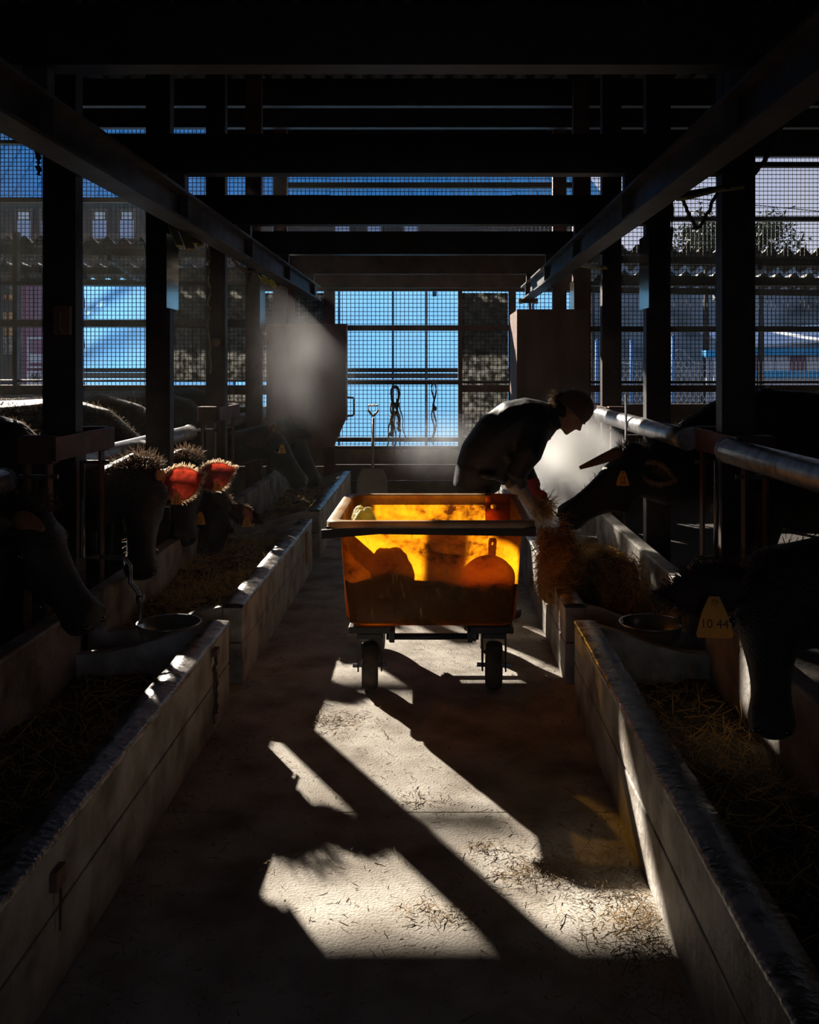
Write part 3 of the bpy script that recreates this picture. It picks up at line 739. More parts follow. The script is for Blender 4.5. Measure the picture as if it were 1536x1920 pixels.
# halter and rope on the mesh rail
def rope(name, pts, r, m, label, cat='rope', group=None, n=7):
    return tag(MB().tube(pts, r, n).build(name, m, None, smooth=True), label, cat, group)
t = thing('halter', (W(741, 0, 11.9).x, 11.9, W(0, 830, 11.9).z), 'dark leather halter hanging on the mesh of the back window', 'halter')
h0 = W(741, 724, 11.88)
loop = [h0 + Vector((.045 * math.sin(a) * (1 + .3 * math.cos(a)), -.01, -.12 + .12 * math.cos(a))) for a in [2 * math.pi * k / 14 for k in range(15)]]
MB().tube(loop, .018, 7).build('noseband', 'rope', t, smooth=True)
for dx, ln, r_ in ((-.02, .42, .026), (.022, .36, .022), (-.04, .55, .010), (.03, .62, .008), (.055, .5, .007), (0, .66, .009)):
    MB().tube([h0 + Vector((dx * (1 + .2 * i) + .012 * math.sin(i * 1.7 + dx * 60), -.012, -.2 - ln * i / 7)) for i in range(8)], r_, 7).build('strap', 'rope', t, smooth=True)
MB().tube([h0 + Vector((0, .1, -.01)), h0, h0 + Vector((0, -.02, -.03))], .012, 6).build('hook', 'galvanised', t)
h1 = W(815, 716, 11.9)
t = thing('rope_hank', (h1.x, 11.9, W(0, 838, 11.9).z), 'thin knotted rope hanging on the mesh beside the halter', 'rope')
MB().tube([h1 + Vector((.02 * math.sin(i * .9), 0, -.06 * i)) for i in range(14)], .012, 6).build('strand', 'rope', t, smooth=True)
MB().tube([h1 + Vector((-.02 - .018 * math.sin(i * 1.1), .01, -.058 * i)) for i in range(14)], .011, 6).build('strand', 'rope', t, smooth=True)
MB().ball(h1 + Vector((0, 0, -.33)), (.03, .025, .035)).build('knot', 'rope', t, smooth=True)

# ------------------------------------------------------------------ beyond the mesh wall
# corrugated awning in two rows of sheets
aw = thing('awning', (0, 13, 2.6), 'corrugated slate awning fixed outside the mesh wall', 'awning')
def aw_z(x_): return 3.235 - .0145 * (x_ + 5.4)
x = -6.6
while x < 6.4:
    z = aw_z(x + .42)
    corrugated_sheet(x, x + .845, 12.16, z, 13.1, z - .15, .21, .045, 10).build('awning_sheet', 'awning_slate', aw, smooth=True)
    corrugated_sheet(x, x + .845, 13.02, z - .24, 14.1, z - .31, .21, .045, 8).build('awning_sheet', 'awning_slate', aw, smooth=True)
    x += .84
for y, dz in ((12.35, .13), (13.06, .30), (13.98, .385)):
    MB().bar((-6.6, y, aw_z(-6.6) - dz), (6.4, y, aw_z(6.4) - dz), .06, .09).build('awning_purlin', 'steel_dark', aw)
for x in (-6.2, -4.1, -2.1, .0, 2.1, 4.1, 6.1):
    MB().bar((x, 12.1, aw_z(x) - .22), (x, 14.05, aw_z(x) - .47), .06, .08).build('awning_rafter', 'steel_dark', aw)

# blue tarpaulin wall of the yard shelter
def tarp(xa, xb, za, zb, y, name, label, seed, fold):
    nx, nz = 60, 24; rows = []
    for j in range(nz + 1):
        row = []
        for i in range(nx + 1):
            x_ = xa + (xb - xa) * i / nx; z_ = za + (zb - za) * j / nz
            u = i / nx
            d = fold * math.sin(7 * (z_ - .35 * math.sqrt(abs(x_ - xa) + .05)) + 2 * noise3((x_, z_, seed))) + .025 * noise3((x_ * 2, z_ * 2, seed))
            row.append((x_, y + d, z_))
        rows.append(row)
    return tag(MB().strip(rows).build(name, 'blue_tarp', None, smooth=True, solid=.004), label, 'tarpaulin', 'blue tarpaulins of the yard shelter')
YS = 18.0
tarp(W(155, 0, YS).x, W(440, 0, YS).x, 0, 3.45, YS, 'tarpaulin', 'sagging blue tarpaulin with folds seen through the left mesh window', 3, .14)
tarp(W(440, 0, YS).x, W(1105, 0, YS).x, 0, 3.45, YS + .05, 'tarpaulin', 'taut blue tarpaulin behind the middle back window', 8, .012)
t = thing('shelter_frame', (W(600, 0, 17.7).x, 17.7, 0), 'brown pipe frame with boards in front of the blue tarpaulins', 'frame')
for px in (155, 285, 440, 636, 737, 800, 863, 1000, 1108):
    MB().box((W(px, 0, 17.8).x - .02, 17.78, 0), (W(px, 0, 17.8).x + .02, 17.82, 3.4)).build('upright', 'galvanised' if px in (800, 1108) else 'blue_pole', t)
for ya, yb, m in ((690, 698, 'steel_dark'), (700, 709, 'facade_trim'), (711, 714, 'white_paint')):
    MB().box((W(150, 0, 17.6).x, 17.56, W(0, yb, 17.6).z), (W(1108, 0, 17.6).x, 17.62, W(0, ya, 17.6).z)).build('board', m, t)

# reddish wall with an outdoor fan unit, left of the tarpaulin
YP = 17.9
px0, px1 = W(33, 0, YP).x, W(154, 0, YP).x
t = thing('storage_wall', ((px0 + px1) / 2, YP, 0), 'purple red ribbed sheet wall seen through the far left mesh', 'wall panel')
n = 12
for i in range(n):
    a = px0 + (px1 - px0) * i / n; b = px0 + (px1 - px0) * (i + 1) / n
    MB().box((a + .004, YP + (.02 if i % 2 else 0), 0), (b - .004, YP + .05, 3.5)).build('wall_sheet', 'purple_wall', t)
fr = MB().box((W(52, 0, 17.8).x, 17.78, W(0, 690, 17.8).z), (W(100, 0, 17.8).x, 17.84, W(0, 632, 17.8).z)).build('window_frame', 'white_paint', t)
MB().box((W(55, 0, 17.8).x, 17.77, W(0, 687, 17.8).z), (W(93, 0, 17.8).x, 17.78, W(0, 636, 17.8).z)).build('pane', 'purple_wall', fr)
MB().box((W(53, 0, 17.7).x, 17.74, W(0, 680, 17.7).z), (W(84, 0, 17.7).x, 17.77, W(0, 664, 17.7).z)).build('notice', 'white_paint', t)
ac = thing('fan_unit', (W(78, 0, 17.5).x, 17.5, 0), 'white outdoor fan unit below the window on the left', 'fan unit')
a0, a1 = W(50, 0, 17.4).x, W(106, 0, 17.4).x
az0, az1 = W(0, 760, 17.4).z, W(0, 696, 17.4).z
MB().box((a0, 17.4, az0), (a1, 17.7, az1)).build('housing', 'white_paint', ac, bevel=.01)
ac_c = Vector((W(67, 0, 17.4).x, 17.395, W(0, 706, 17.4).z - .02))
for r_ in (.08, .05): MB().lathe(ac_c, [(r_, 0), (r_ + .008, 0), (r_ + .008, -.01), (r_, -.01), (r_, 0)], 24, 'y').build('grille_ring', 'cable', ac)
for k in range(5):
    a = 2 * math.pi * k / 5
    MB().bar(ac_c, ac_c + Vector((.08 * math.cos(a), -.004, .08 * math.sin(a))), .02, .004, up=(0, 1, 0)).build('fan_blade', 'cable', ac)
MB().box((a0 + .02, 17.42, 0), (a1 - .02, 17.68, az0)).build('stand', 'steel_dark', ac)
# dark shed at the far left, orange window light painted on as panels
t = thing('dark_shed', (W(-40, 0, 18).x, 18.2, 0), 'dark shed with orange window light painted on panels at the far left edge', 'shed')
MB().box((W(-220, 0, 18).x, 18, 0), (W(32, 0, 18).x, 20, 3.5)).build('wall', 'facade', t)
for ya, yb, m in ((552, 562, 'orange_glow_and_tag'), (586, 602, 'orange_glow_and_tag'), (612, 630, 'orange_glow_and_tag'), (631, 664, 'dirty_sheet')):
    for xa, xb in ((8, 13), (17, 32)):
        MB().box((W(xa, 0, 18).x, 17.96, W(0, yb, 18).z), (W(xb, 0, 18).x, 18.0, W(0, ya, 18).z)).build('window_panel', m, t)

# neighbouring house with hipped blue metal roof
YH = 40.0
hx0, hx1 = W(-700, 0, YH).x, W(1136, 0, YH).x
ez = W(0, 372, YH).z
t = thing('neighbour_house', ((hx0 + hx1) / 2, YH + 10, 0), 'dark house with a blue metal roof behind the barn', 'house')
MB().box((hx0 + .4, YH + .5, 0), (hx1 - .4, YH + 18, ez - .05)).build('wall', 'facade', t)
YR = 50.0
rz_ = W(0, 236, YR).z
ridge0, ridge1 = W(-500, 0, YR).x, W(1030, 0, YR).x
n = 46
for i in range(n):                                   # standing-seam roof sheets on the side facing the barn
    a, b = hx0 + (hx1 - hx0) * i / n, hx0 + (hx1 - hx0) * (i + 1) / n
    ra, rb = ridge0 + (ridge1 - ridge0) * i / n, ridge0 + (ridge1 - ridge0) * (i + 1) / n
    sh = MB().add([(a, YH, ez), (b, YH, ez), (rb, YR, rz_), (ra, YR, rz_), (a, YH, ez - .06), (b, YH, ez - .06), (rb, YR, rz_ - .06), (ra, YR, rz_ - .06)],
             [(0, 1, 2, 3), (7, 6, 5, 4), (0, 4, 5, 1), (1, 5, 6, 2), (2, 6, 7, 3), (3, 7, 4, 0)]).build('roof_sheet', 'blue_roof', t)
    MB().bar((a, YH, ez + .02), (ra, YR, rz_ + .02), .07, .09).build('roof_seam', 'blue_roof', t)
MB().add([(hx1, YH, ez), (hx1, YH + 20, ez), (ridge1, YR, rz_)], [(0, 1, 2)]).build('roof_hip', 'blue_roof', t)
MB().box((hx0, YH - .05, ez - .16), (hx1, YH + .05, ez - .02)).build('gutter', 'blue_roof', t)
MB().box((hx0 + .4, YH + .45, W(0, 440, YH).z - .1), (hx1 - .4, YH + .52, W(0, 440, YH).z + .12)).build('facade_band', 'facade_trim', t)
for px in (-60, 36, 82, 180, 232, 330, 455, 520, 640, 700, 770):
    xa, xb = W(px - 13, 0, YH).x, W(px + 13, 0, YH).x
    f_ = MB().box((xa - .08, YH + .44, W(0, 446, YH).z), (xb + .08, YH + .5, W(0, 388, YH).z)).build('window_frame', 'facade_trim', t)
    MB().box((xa, YH + .42, W(0, 444, YH).z), (xb, YH + .44, W(0, 410, YH).z)).build('pane', 'glass_grey', f_)
    MB().box((xa + .07, YH + .42, W(0, 408, YH).z), (xb - .07, YH + .44, W(0, 394, YH).z)).build('pane', 'white_paint', f_)

# hillside, fence, greenhouse on the right
def hillmesh(name, x0, x1, y0, y1, zf, m, label):
    nx, ny = 50, 14; rows = []
    for j in range(ny + 1):
        rows.append([(x0 + (x1 - x0) * i / nx, y0 + (y1 - y0) * j / ny, zf(x0 + (x1 - x0) * i / nx, j / ny)) for i in range(nx + 1)])
    o = MB().strip(rows).build(name, m, None, smooth=True, origin=((x0 + x1) / 2, (y0 + y1) / 2, 0)); return tag(o, label, None, None, 'structure')
hillmesh('hill_slope', 4.5, 60, 46, 56, lambda x_, v: -.1 + v * (8.2 + .5 * noise3((x_ * .3, 2, 1))) + .3 * noise3((x_ * .6, v * 6, 4)), 'hill', 'grey wooded hillside on the right')
hillmesh('hill_far', -20, 150, 150, 185, lambda x_, v: v * (24 + 5 * noise3((x_ * .045, 5, 5)) + 3 * noise3((x_ * .12, 1, 2))), 'mountain', 'distant blue mountain ridge')
POLEL = ['beside the brown board', 'between third and second right posts', 'between second and nearest right posts']
for k, (px, top) in enumerate(((1120, 640), (1185, 641), (1263, 632))):
    t = thing('fence_pole', (W(px, 0, 21).x, 21, 0), f'blue painted fence pole {POLEL[k]}', 'pole', 'blue fence poles')
    MB().tube([(W(px, 0, 21).x, 21, 0), W(px, top, 21)], .045, 10).build('shaft', 'blue_pole', t, smooth=True)
    MB().ball(W(px, top, 21), .05).build('cap', 'blue_pole', t, smooth=True)
ff = thing('chain_fence', (W(1240, 0, 21.2).x, 21.2, 0), 'wire diamond fence between the blue poles', 'fence')
mb = MB(); fx0, fx1 = W(1150, 0, 21.2).x, W(1345, 0, 21.2).x
def top_z(x_): return 1.75 + .28 * math.exp(-((x_ - W(1275, 0, 21.2).x) / .22) ** 2) - .08 * abs(math.sin((x_ - fx0) * 2.2))
p_ = .13
k = fx0 - 2.2
while k < fx1:
    for s in (1, -1):
        pts = []
        a = k if s > 0 else k + 2.2
        for q in range(12):
            x_, z_ = a + s * q * .2 * .6, -.05 + q * .2
            if fx0 <= x_ <= fx1 and z_ <= top_z(x_): pts.append((x_, 21.2 + s * .004, z_))
        if len(pts) > 1: mb.tube(pts, .007, 4)
    k += p_
tag(mb.build('fence_mesh', 'fence_wire', ff), kind='stuff')
MB().tube([(fx0 + (fx1 - fx0) * i / 30, 21.2, top_z(fx0 + (fx1 - fx0) * i / 30)) for i in range(31)], .012, 6).build('top_wire', 'fence_wire', ff)
t = thing('low_building', (W(1490, 0, 34).x, 34, 0), 'low blue and white farm building beyond the right post', 'building')
bx0_, bx1_ = W(1395, 0, 34).x, W(1650, 0, 34).x
MB().box((bx0_, 34, 0), (bx1_, 38, W(0, 655, 34).z)).build('wall', 'white_paint', t)
MB().box((bx0_ - .3, 33.7, W(0, 666, 34).z), (bx1_, 34, W(0, 652, 34).z)).build('fascia', 'blue_roof', t)
MB().box((bx0_ - .3, 33.9, W(0, 709, 34).z), (bx1_, 34, W(0, 695, 34).z)).build('lower_band', 'blue_roof', t)
for k in range(9): MB().box((bx0_ + .55 * k, 33.93, W(0, 695, 34).z), (bx0_ + .55 * k + .5, 33.99, W(0, 667, 34).z)).build('wall_panel', 'white_paint' if k % 3 else 'purple_wall', t)
MB().add([(bx0_ - .5, 33.6, W(0, 653, 34).z), (bx1_, 33.6, W(0, 632, 34).z), (bx1_, 38, W(0, 610, 38).z), (bx0_ - .5, 38, W(0, 622, 38).z)], [(0, 1, 2, 3)]).build('roof', 'white_paint', t, solid=.08)
t = thing('small_hut', (W(1335, 0, 26).x, 26, 0), 'little blue roofed post box by the wire fence', 'hut')
MB().box((W(1322, 0, 26).x, 25.9, W(0, 670, 26).z), (W(1345, 0, 26).x, 26.3, W(0, 657, 26).z)).build('roof', 'blue_roof', t)
for px in (1327, 1341): MB().box((W(px, 0, 26).x - .03, 26, 0), (W(px, 0, 26).x + .03, 26.06, W(0, 668, 26).z)).build('post', 'white_paint', t)

def tree(px, base_py, top_py, d, spread, n, name, label):
    b = W(px, base_py, d); tp = W(px, top_py, d)
    t = thing(name, (b.x, d, 0), label, 'tree', 'trees above the awning')
    MB().loft([(b.x, d, -.1), (b.x + .05, d, tp.z * .5), (tp.x, d, tp.z - .2)], [.14, .09, .02], 8).build('trunk', 'bark', t, smooth=True)
    P, D = [], []
    for k in range(26):
        z = b.z + (tp.z - b.z) * random.random() ** .8; a = random.random() * 6.28
        f = 1 - .6 * max(0, (z - b.z) / (tp.z - b.z + 1e-3))
        e_ = Vector((tp.x + spread * f * math.cos(a) * random.uniform(.5, 1), d + spread * f * math.sin(a), z + .3))
        s_ = Vector((b.x, d, z - .15))
        MB().loft([s_, (s_ + e_) / 2 + Vector((0, 0, .05)), e_], [.03, .02, .008], 5).build('branch', 'bark', t)
        for q in range(n // 26):
            p = s_.lerp(e_, random.uniform(.3, 1)) + Vector(rng.normal(size=3) * .16)
            P.append(p); D.append(rng.normal(size=3) * .09)
    D = np.array(D)
    tag(blades(np.array(P), D, np.full(len(P), .06), 'leaves', 'leaf', t), kind='stuff')
tree(1322, 480, 418, 29, 1.4, 1400, 'small_tree', 'leafy tree rising above the awning left of the nearest right post')
tree(1425, 480, 428, 31, 1.7, 1300, 'small_tree', 'leafy tree above the awning right of the nearest right post')
rope('power_line', [W(1180, 356, 28), W(1300, 372, 28), W(1420, 385, 28), W(1600, 402, 28)], .014, 'cable', 'thin power line crossing the sky on the right', 'cable')

# ------------------------------------------------------------------ cattle
def ear_mesh(base, tip, face, width, cup=.3):
    """leaf-shaped cupped ear; face = direction the hollow looks to"""
    base, tip, face = Vector(base), Vector(tip), Vector(face)
    ax = tip - base; L_ = ax.length; ax.normalize()
    sd = ax.cross(face).normalized(); nm = sd.cross(ax).normalized()
    rows, nu, nv = [], 12, 8
    for i in range(nu + 1):
        u = i / nu
        w = width * (.34 + .66 * math.sin(math.pi * min(1, u * .95 + .05) ** .85)) * (1 - max(0, u - .8) * 3.2) if u < .98 else width * .12
        row = []
        for j in range(nv + 1):
            v = 2 * j / nv - 1
            c_ = cup * width * (v * v - .55) * (1 - .5 * u)
            row.append(base + ax * (L_ * u) + sd * (w * .5 * v) + nm * c_)
        rows.append(row)
    return rows, ax, sd, nm

def cow(name_label, shoulder, facing, poll, muzzle, face, scale=1.0, ears=(), tags=(), horns=(), body=True, furn=5000, voxel=.022, neck_z=.82, rail_x=-1.96, ear_mat='ear_skin', fur_mat='ear_fur'):
    """one animal: shoulder (x, y) on the ground, facing angle, poll and muzzle points; face = direction the forehead looks to"""
    S = Vector((shoulder[0], shoulder[1], 0)); f = Vector((math.cos(facing), math.sin(facing), 0)); l = Vector((-f.y, f.x, 0)); zz = Vector((0, 0, 1))
    def T(x_, y_, z_): return S + f * x_ * scale + l * y_ * scale + zz * z_ * scale
    poll, muzzle = Vector(poll), Vector(muzzle)
    t = thing('cow', S, name_label, 'cow', 'black cattle')
    mb = MB()
    up = (0, 0, 1)
    if body:
        bx_pts = [(-1.78, 1.12, .10, .13), (-1.68, 1.08, .22, .26), (-1.35, 1.02, .30, .34), (-.85, .955, .37, .41), (-.35, .97, .34, .41), (0, 1.02, .27, .38), (.18, 1.05, .19, .27)]
        mb.loft([T(a, 0, b) for a, b, w, h in bx_pts], [(w * scale, h * scale) for a, b, w, h in bx_pts], 18)
        for s in (-1, 1):
            mb.loft([T(-.02, s * .2, .85), T(0, s * .19, .6), T(.02, s * .18, .4), T(0, s * .18, .14), T(.03, s * .18, .0)], [q * scale for q in (.14, .1, .068, .05, .066)], 10)
            mb.loft([T(-1.45, s * .2, .95), T(-1.36, s * .21, .68), T(-1.55, s * .19, .46), T(-1.5, s * .19, .14), T(-1.47, s * .19, .0)], [q * scale for q in (.22, .15, .07, .052, .066)], 10)
        mb.loft([T(.06, 0, .78), T(.14, 0, .66), T(.1, 0, .58)], [.12 * scale, .1 * scale, .05 * scale], 10)
    # neck
    n0, n1 = T(-.12, 0, 1.08), T(.16, 0, 1.06)
    hd = (muzzle - poll).normalized()
    fc = Vector(face); fc = (fc - hd * fc.dot(hd)).normalized()
    Lh = (muzzle - poll).length
    nape = poll - fc * .06 * scale + hd * .06
    u_ = max(.25, min(.8, (rail_x - n1.x) / (nape.x - n1.x + 1e-6)))
    mid = n1.lerp(nape, u_); mid.z = neck_z
    mb.loft([n0, n1, mid, nape, nape + hd * .08], [(.22 * scale, .33 * scale), (.19 * scale, .27 * scale), (.15 * scale, .185 * scale), (.12 * scale, .15 * scale), (.08, .09)], 16)
    # head, poll to muzzle: along, half width, half depth, sink below the forehead line
    prof = [(-.07, .055, .05, .05), (.0, .105, .085, .05), (.1, .122, .115, .065), (.28, .125, .135, .085), (.45, .10, .122, .088), (.62, .076, .094, .072), (.78, .07, .08, .062), (.9, .09, .088, .062), (.98, .082, .074, .062), (1.03, .045, .04, .06)]
    hs = Lh / .56
    mb.loft([poll + hd * (a * Lh) - fc * (sk * hs) for a, w, h, sk in prof], [(w * hs, h * hs) for a, w, h, sk in prof], 18, up=fc)
    sv = hd.cross(fc).normalized()
    for s in (-1, 1):                               # brow, jaw angle, nostril wings
        mb.ball(poll + hd * .3 * Lh + sv * s * .098 * hs - fc * .03 * hs, .042 * hs)
        mb.ball(poll + hd * .42 * Lh + sv * s * .055 * hs - fc * .17 * hs, (.05 * hs, .05 * hs, .06 * hs))
        mb.ball(poll + hd * .93 * Lh + sv * s * .05 * hs - fc * .012 * hs, .033 * hs)
    b = remesh(mb, 'body', 'hide', t, voxel, 5)
    for s in (-1, 1):
        MB().ball(poll + hd * .315 * Lh + sv * s * .124 * hs - fc * .045 * hs, .02 * hs, 10, 8).build('eye', 'eye', t, smooth=True)
        MB().ball(poll + hd * .985 * Lh + sv * s * .047 * hs - fc * .03 * hs, (.02 * hs, .02 * hs, .014 * hs), 8, 6).build('nostril', 'eye', t, smooth=True)
    if body:
        MB().loft([T(-1.74, 0, 1.22), T(-1.84, 0, 1.1), T(-1.86, .02, .7), T(-1.86, .03, .45), T(-1.85, .03, .3)], [.04, .03, .018, .04, .01], 8).build('tail', 'hide', t, smooth=True)
    tops = []
    for (eb, et, ef, ew) in ears:
        rows, ax, sd, nm = ear_mesh(eb, et, ef, ew)
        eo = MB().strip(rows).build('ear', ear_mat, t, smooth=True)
        P, D = [], []
        nu = len(rows) - 1
        for i in range(1, nu + 1):
            for q in range(46):
                u = i - random.random()
                i0 = max(0, min(nu - 1, int(u))); fr_ = u - i0
                e_ = random.choice((0, -1)); p = Vector(rows[i0][e_]).lerp(Vector(rows[i0 + 1][e_]), fr_)
                k = -1 if e_ == 0 else 1
                P.append(p - sd * k * random.uniform(0, .012)); D.append((sd * k * .6 + ax * .6 + Vector(rng.normal(size=3)) * .35 + nm * random.uniform(-.3, .3)).normalized() * random.uniform(.014, .036))
        for q in range(110):
            P.append(Vector(rows[nu][random.randint(0, 8)])); D.append((ax + Vector(rng.normal(size=3)) * .4).normalized() * random.uniform(.012, .03))
        blades(np.array(P), np.array(D), np.full(len(P), .0035), 'ear_fringe', fur_mat, eo)
    for (c_, nrm, sz) in tags:
        nrm = Vector(nrm).normalized(); c_ = Vector(c_)
        s_ = Vector((0, 0, 1)).cross(nrm).normalized(); u_ = nrm.cross(s_).normalized()
        pl = [(-.46, -.5), (.46, -.5), (.5, -.42), (.34, .12), (.14, .52), (-.14, .52), (-.34, .12), (-.5, -.42)]
        q0 = [c_ + s_ * a * sz + u_ * b_ * sz * 1.1 for a, b_ in pl]
        to = MB().add(q0 + [p - nrm * .003 for p in q0], [tuple(range(8)), tuple(range(15, 7, -1))] + [(i, (i + 1) % 8, 8 + (i + 1) % 8, 8 + i) for i in range(8)]).build('ear_tag', 'tag_yellow', t)
        digits = '%02d%02d' % (int(abs(c_.x) * 977) % 90 + 10, int(c_.z * 3571) % 90 + 10)
        if sz > .09: digits = '1044'
        fc_ = bpy.data.curves.new('tag_print', 'FONT'); fc_.body = digits[:2] + '\n' + digits[2:] if sz < .09 else digits[:2] + ' ' + digits[2:]
        fc_.size = sz * (.42 if sz < .09 else .34); fc_.align_x = 'CENTER'; fc_.align_y = 'CENTER'; fc_.space_line = .8
        to_ = bpy.data.objects.new('tag_print', fc_); COL.objects.link(to_)
        bpy.context.view_layer.update()
        me_ = bpy.data.meshes.new_from_object(to_.evaluated_get(bpy.context.evaluated_depsgraph_get()))
        bpy.data.objects.remove(to_); bpy.data.curves.remove(fc_)
        mk = MB()
        mk.add([c_ + s_ * v.co.x + u_ * (v.co.y - .18 * sz) + nrm * .0009 for v in me_.vertices], [tuple(p_.vertices) for p_ in me_.polygons])
        bpy.data.meshes.remove(me_)
        mk.build('tag_print', 'ink', to)
        MB().ball(c_ + u_ * sz * .42 + nrm * .004, .009, 8, 6).build('tag_stud', 'tag_yellow', to)
    for (hb_, hm_, ht_, r_) in horns:
        hb_, hm_, ht_ = Vector(hb_), Vector(hm_), Vector(ht_)
        pts = [hb_ * (1 - u) ** 2 + hm_ * 2 * u * (1 - u) + ht_ * u * u for u in [i / 8 for i in range(9)]]
        MB().loft(pts, [r_ * (1 - .7 * (i / 8) ** 1.4) for i in range(9)], 12).build('horn', 'horn', t, smooth=True)
    # curly forelock between the horns
    n_ = 420; q_ = rng.normal(size=(n_, 3)); q_ /= np.linalg.norm(q_, axis=1, keepdims=True)
    P_ = np.array(poll + hd * .02) + q_ * np.array((.075, .075, .055)) * hs
    D_ = q_ * .8 + np.array(fc) * .4 + np.array((0, 0, .25)) + rng.normal(size=(n_, 3)) * .5; D_ /= np.linalg.norm(D_, axis=1, keepdims=True)
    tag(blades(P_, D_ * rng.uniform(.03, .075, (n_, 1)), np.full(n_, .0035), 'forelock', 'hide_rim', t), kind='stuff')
    # coat: short hair over the skin
    me = b.data; nv = len(me.vertices)
    co = np.empty(nv * 3); me.vertices.foreach_get('co', co); co = co.reshape(-1, 3) + np.array(t['_o'])
    no = np.empty(nv * 3); me.vertex_normals.foreach_get('vector', no); no = no.reshape(-1, 3)
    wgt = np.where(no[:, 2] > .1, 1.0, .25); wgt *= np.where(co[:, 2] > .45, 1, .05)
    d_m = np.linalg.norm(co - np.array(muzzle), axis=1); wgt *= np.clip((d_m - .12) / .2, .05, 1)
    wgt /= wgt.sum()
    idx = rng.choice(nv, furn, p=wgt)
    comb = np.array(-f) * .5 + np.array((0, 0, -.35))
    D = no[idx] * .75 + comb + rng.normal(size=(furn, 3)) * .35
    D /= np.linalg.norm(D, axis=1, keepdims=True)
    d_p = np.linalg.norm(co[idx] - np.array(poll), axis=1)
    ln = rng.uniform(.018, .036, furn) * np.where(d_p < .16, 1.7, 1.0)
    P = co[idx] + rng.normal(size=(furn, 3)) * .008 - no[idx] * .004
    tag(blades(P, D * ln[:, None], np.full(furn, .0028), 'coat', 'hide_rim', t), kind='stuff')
    return t

P0, PI = 0.0, math.pi
# right: cow being fed
pc, mc = W(1190, 850, 5.7), W(1046, 962, 5.62)
cow('black cow stretching its head to the farmer over the right trough', (1.92, 5.82), PI, pc, mc, (-.55, -.1, .9),
    ears=[(W(1205, 878, 5.6), W(1262, 900, 5.48), (-.3, -1, .1), .11), (W(1190, 860, 5.85), W(1175, 872, 6.05), (-.5, 1, 0), .11)],
    tags=[(W(1168, 897, 5.50), (-.3, -1, .05), .075)],
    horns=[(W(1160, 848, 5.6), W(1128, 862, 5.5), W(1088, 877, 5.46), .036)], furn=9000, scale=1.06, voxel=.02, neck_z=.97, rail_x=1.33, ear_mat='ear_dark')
# right: near cow with its head lowered
cow('big dark cow with lowered head in the near right corner', (1.98, 2.95), PI, W(1440, 1072, 2.75), W(1448, 1372, 2.55), (-.35, -1, .25),
    ears=[(W(1400, 1092, 2.7), W(1240, 1114, 2.66), (0, -1, -.15), .15), (W(1490, 1092, 2.8), W(1640, 1110, 2.85), (0, -1, 0), .14)],
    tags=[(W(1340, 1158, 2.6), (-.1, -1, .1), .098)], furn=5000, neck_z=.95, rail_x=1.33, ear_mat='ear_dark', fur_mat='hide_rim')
# left: near cow in profile
cow('dark cow with a short horn at the left edge, head over the near trough', (-2.5, 3.75), 0, W(48, 945, 3.75), W(186, 1165, 3.72), (.8, -.35, .5),
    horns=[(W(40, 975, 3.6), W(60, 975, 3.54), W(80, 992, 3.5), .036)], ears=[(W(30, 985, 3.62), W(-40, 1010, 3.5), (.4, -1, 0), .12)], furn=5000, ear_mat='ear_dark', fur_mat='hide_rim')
# left middle group of three
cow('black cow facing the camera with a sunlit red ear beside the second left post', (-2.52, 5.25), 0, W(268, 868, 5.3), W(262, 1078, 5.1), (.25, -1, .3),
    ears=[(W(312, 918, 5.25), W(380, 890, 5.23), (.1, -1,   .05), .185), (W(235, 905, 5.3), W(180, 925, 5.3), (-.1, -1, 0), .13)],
    tags=[(W(331, 934, 5.19), (.1, -1, .1), .062)],
    horns=[(W(298, 890, 5.27), W(316, 890, 5.25), W(320, 876, 5.24), .034), (W(240, 890, 5.27), W(222, 885, 5.25), W(214, 876, 5.24), .032)], furn=9000)
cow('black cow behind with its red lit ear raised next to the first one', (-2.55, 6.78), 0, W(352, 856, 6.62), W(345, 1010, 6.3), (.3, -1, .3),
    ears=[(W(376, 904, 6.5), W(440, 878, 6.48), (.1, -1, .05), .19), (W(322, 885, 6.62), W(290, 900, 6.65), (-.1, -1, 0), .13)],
    tags=[(W(408, 911, 6.42), (.1, -1, .1), .06)],
    horns=[(W(374, 880, 6.55), W(388, 882, 6.53), W(392, 864, 6.51), .034)], furn=9000)
cow('black cow with head lowered into the hay and yellow tags on both ears', (-2.55, 7.55), 0, W(410, 938, 6.95), W(372, 1085, 6.62), (.2, -1, .55),
    ears=[(W(432, 955, 6.9), W(488, 978, 6.82), (.1, -1, .1), .12), (W(385, 950, 6.85), W(352, 965, 6.65), (0, -1, .1), .12)],
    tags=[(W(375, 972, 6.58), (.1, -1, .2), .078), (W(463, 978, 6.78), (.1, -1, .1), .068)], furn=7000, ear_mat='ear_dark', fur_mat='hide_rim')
# left far pair
cow('black cow in profile in the far left stall, nearer of the two', (-2.5, 8.85), 0, W(512, 806, 8.8), W(578, 905, 8.8), (.8, -.1, .5),
    ears=[(W(500, 815, 8.7), W(470, 832, 8.55), (.5, -1, 0), .11)], tags=[(W(529, 842, 8.63), (.4, -1, 0), .07)],
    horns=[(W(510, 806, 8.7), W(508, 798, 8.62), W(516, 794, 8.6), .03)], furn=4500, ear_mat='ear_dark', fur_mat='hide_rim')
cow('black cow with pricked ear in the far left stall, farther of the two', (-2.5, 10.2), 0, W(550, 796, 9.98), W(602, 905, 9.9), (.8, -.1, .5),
    ears=[(W(556, 808, 9.86), W(580, 818, 9.75), (.6, -1, 0), .1)], furn=3500, ear_mat='ear_dark', fur_mat='hide_rim')

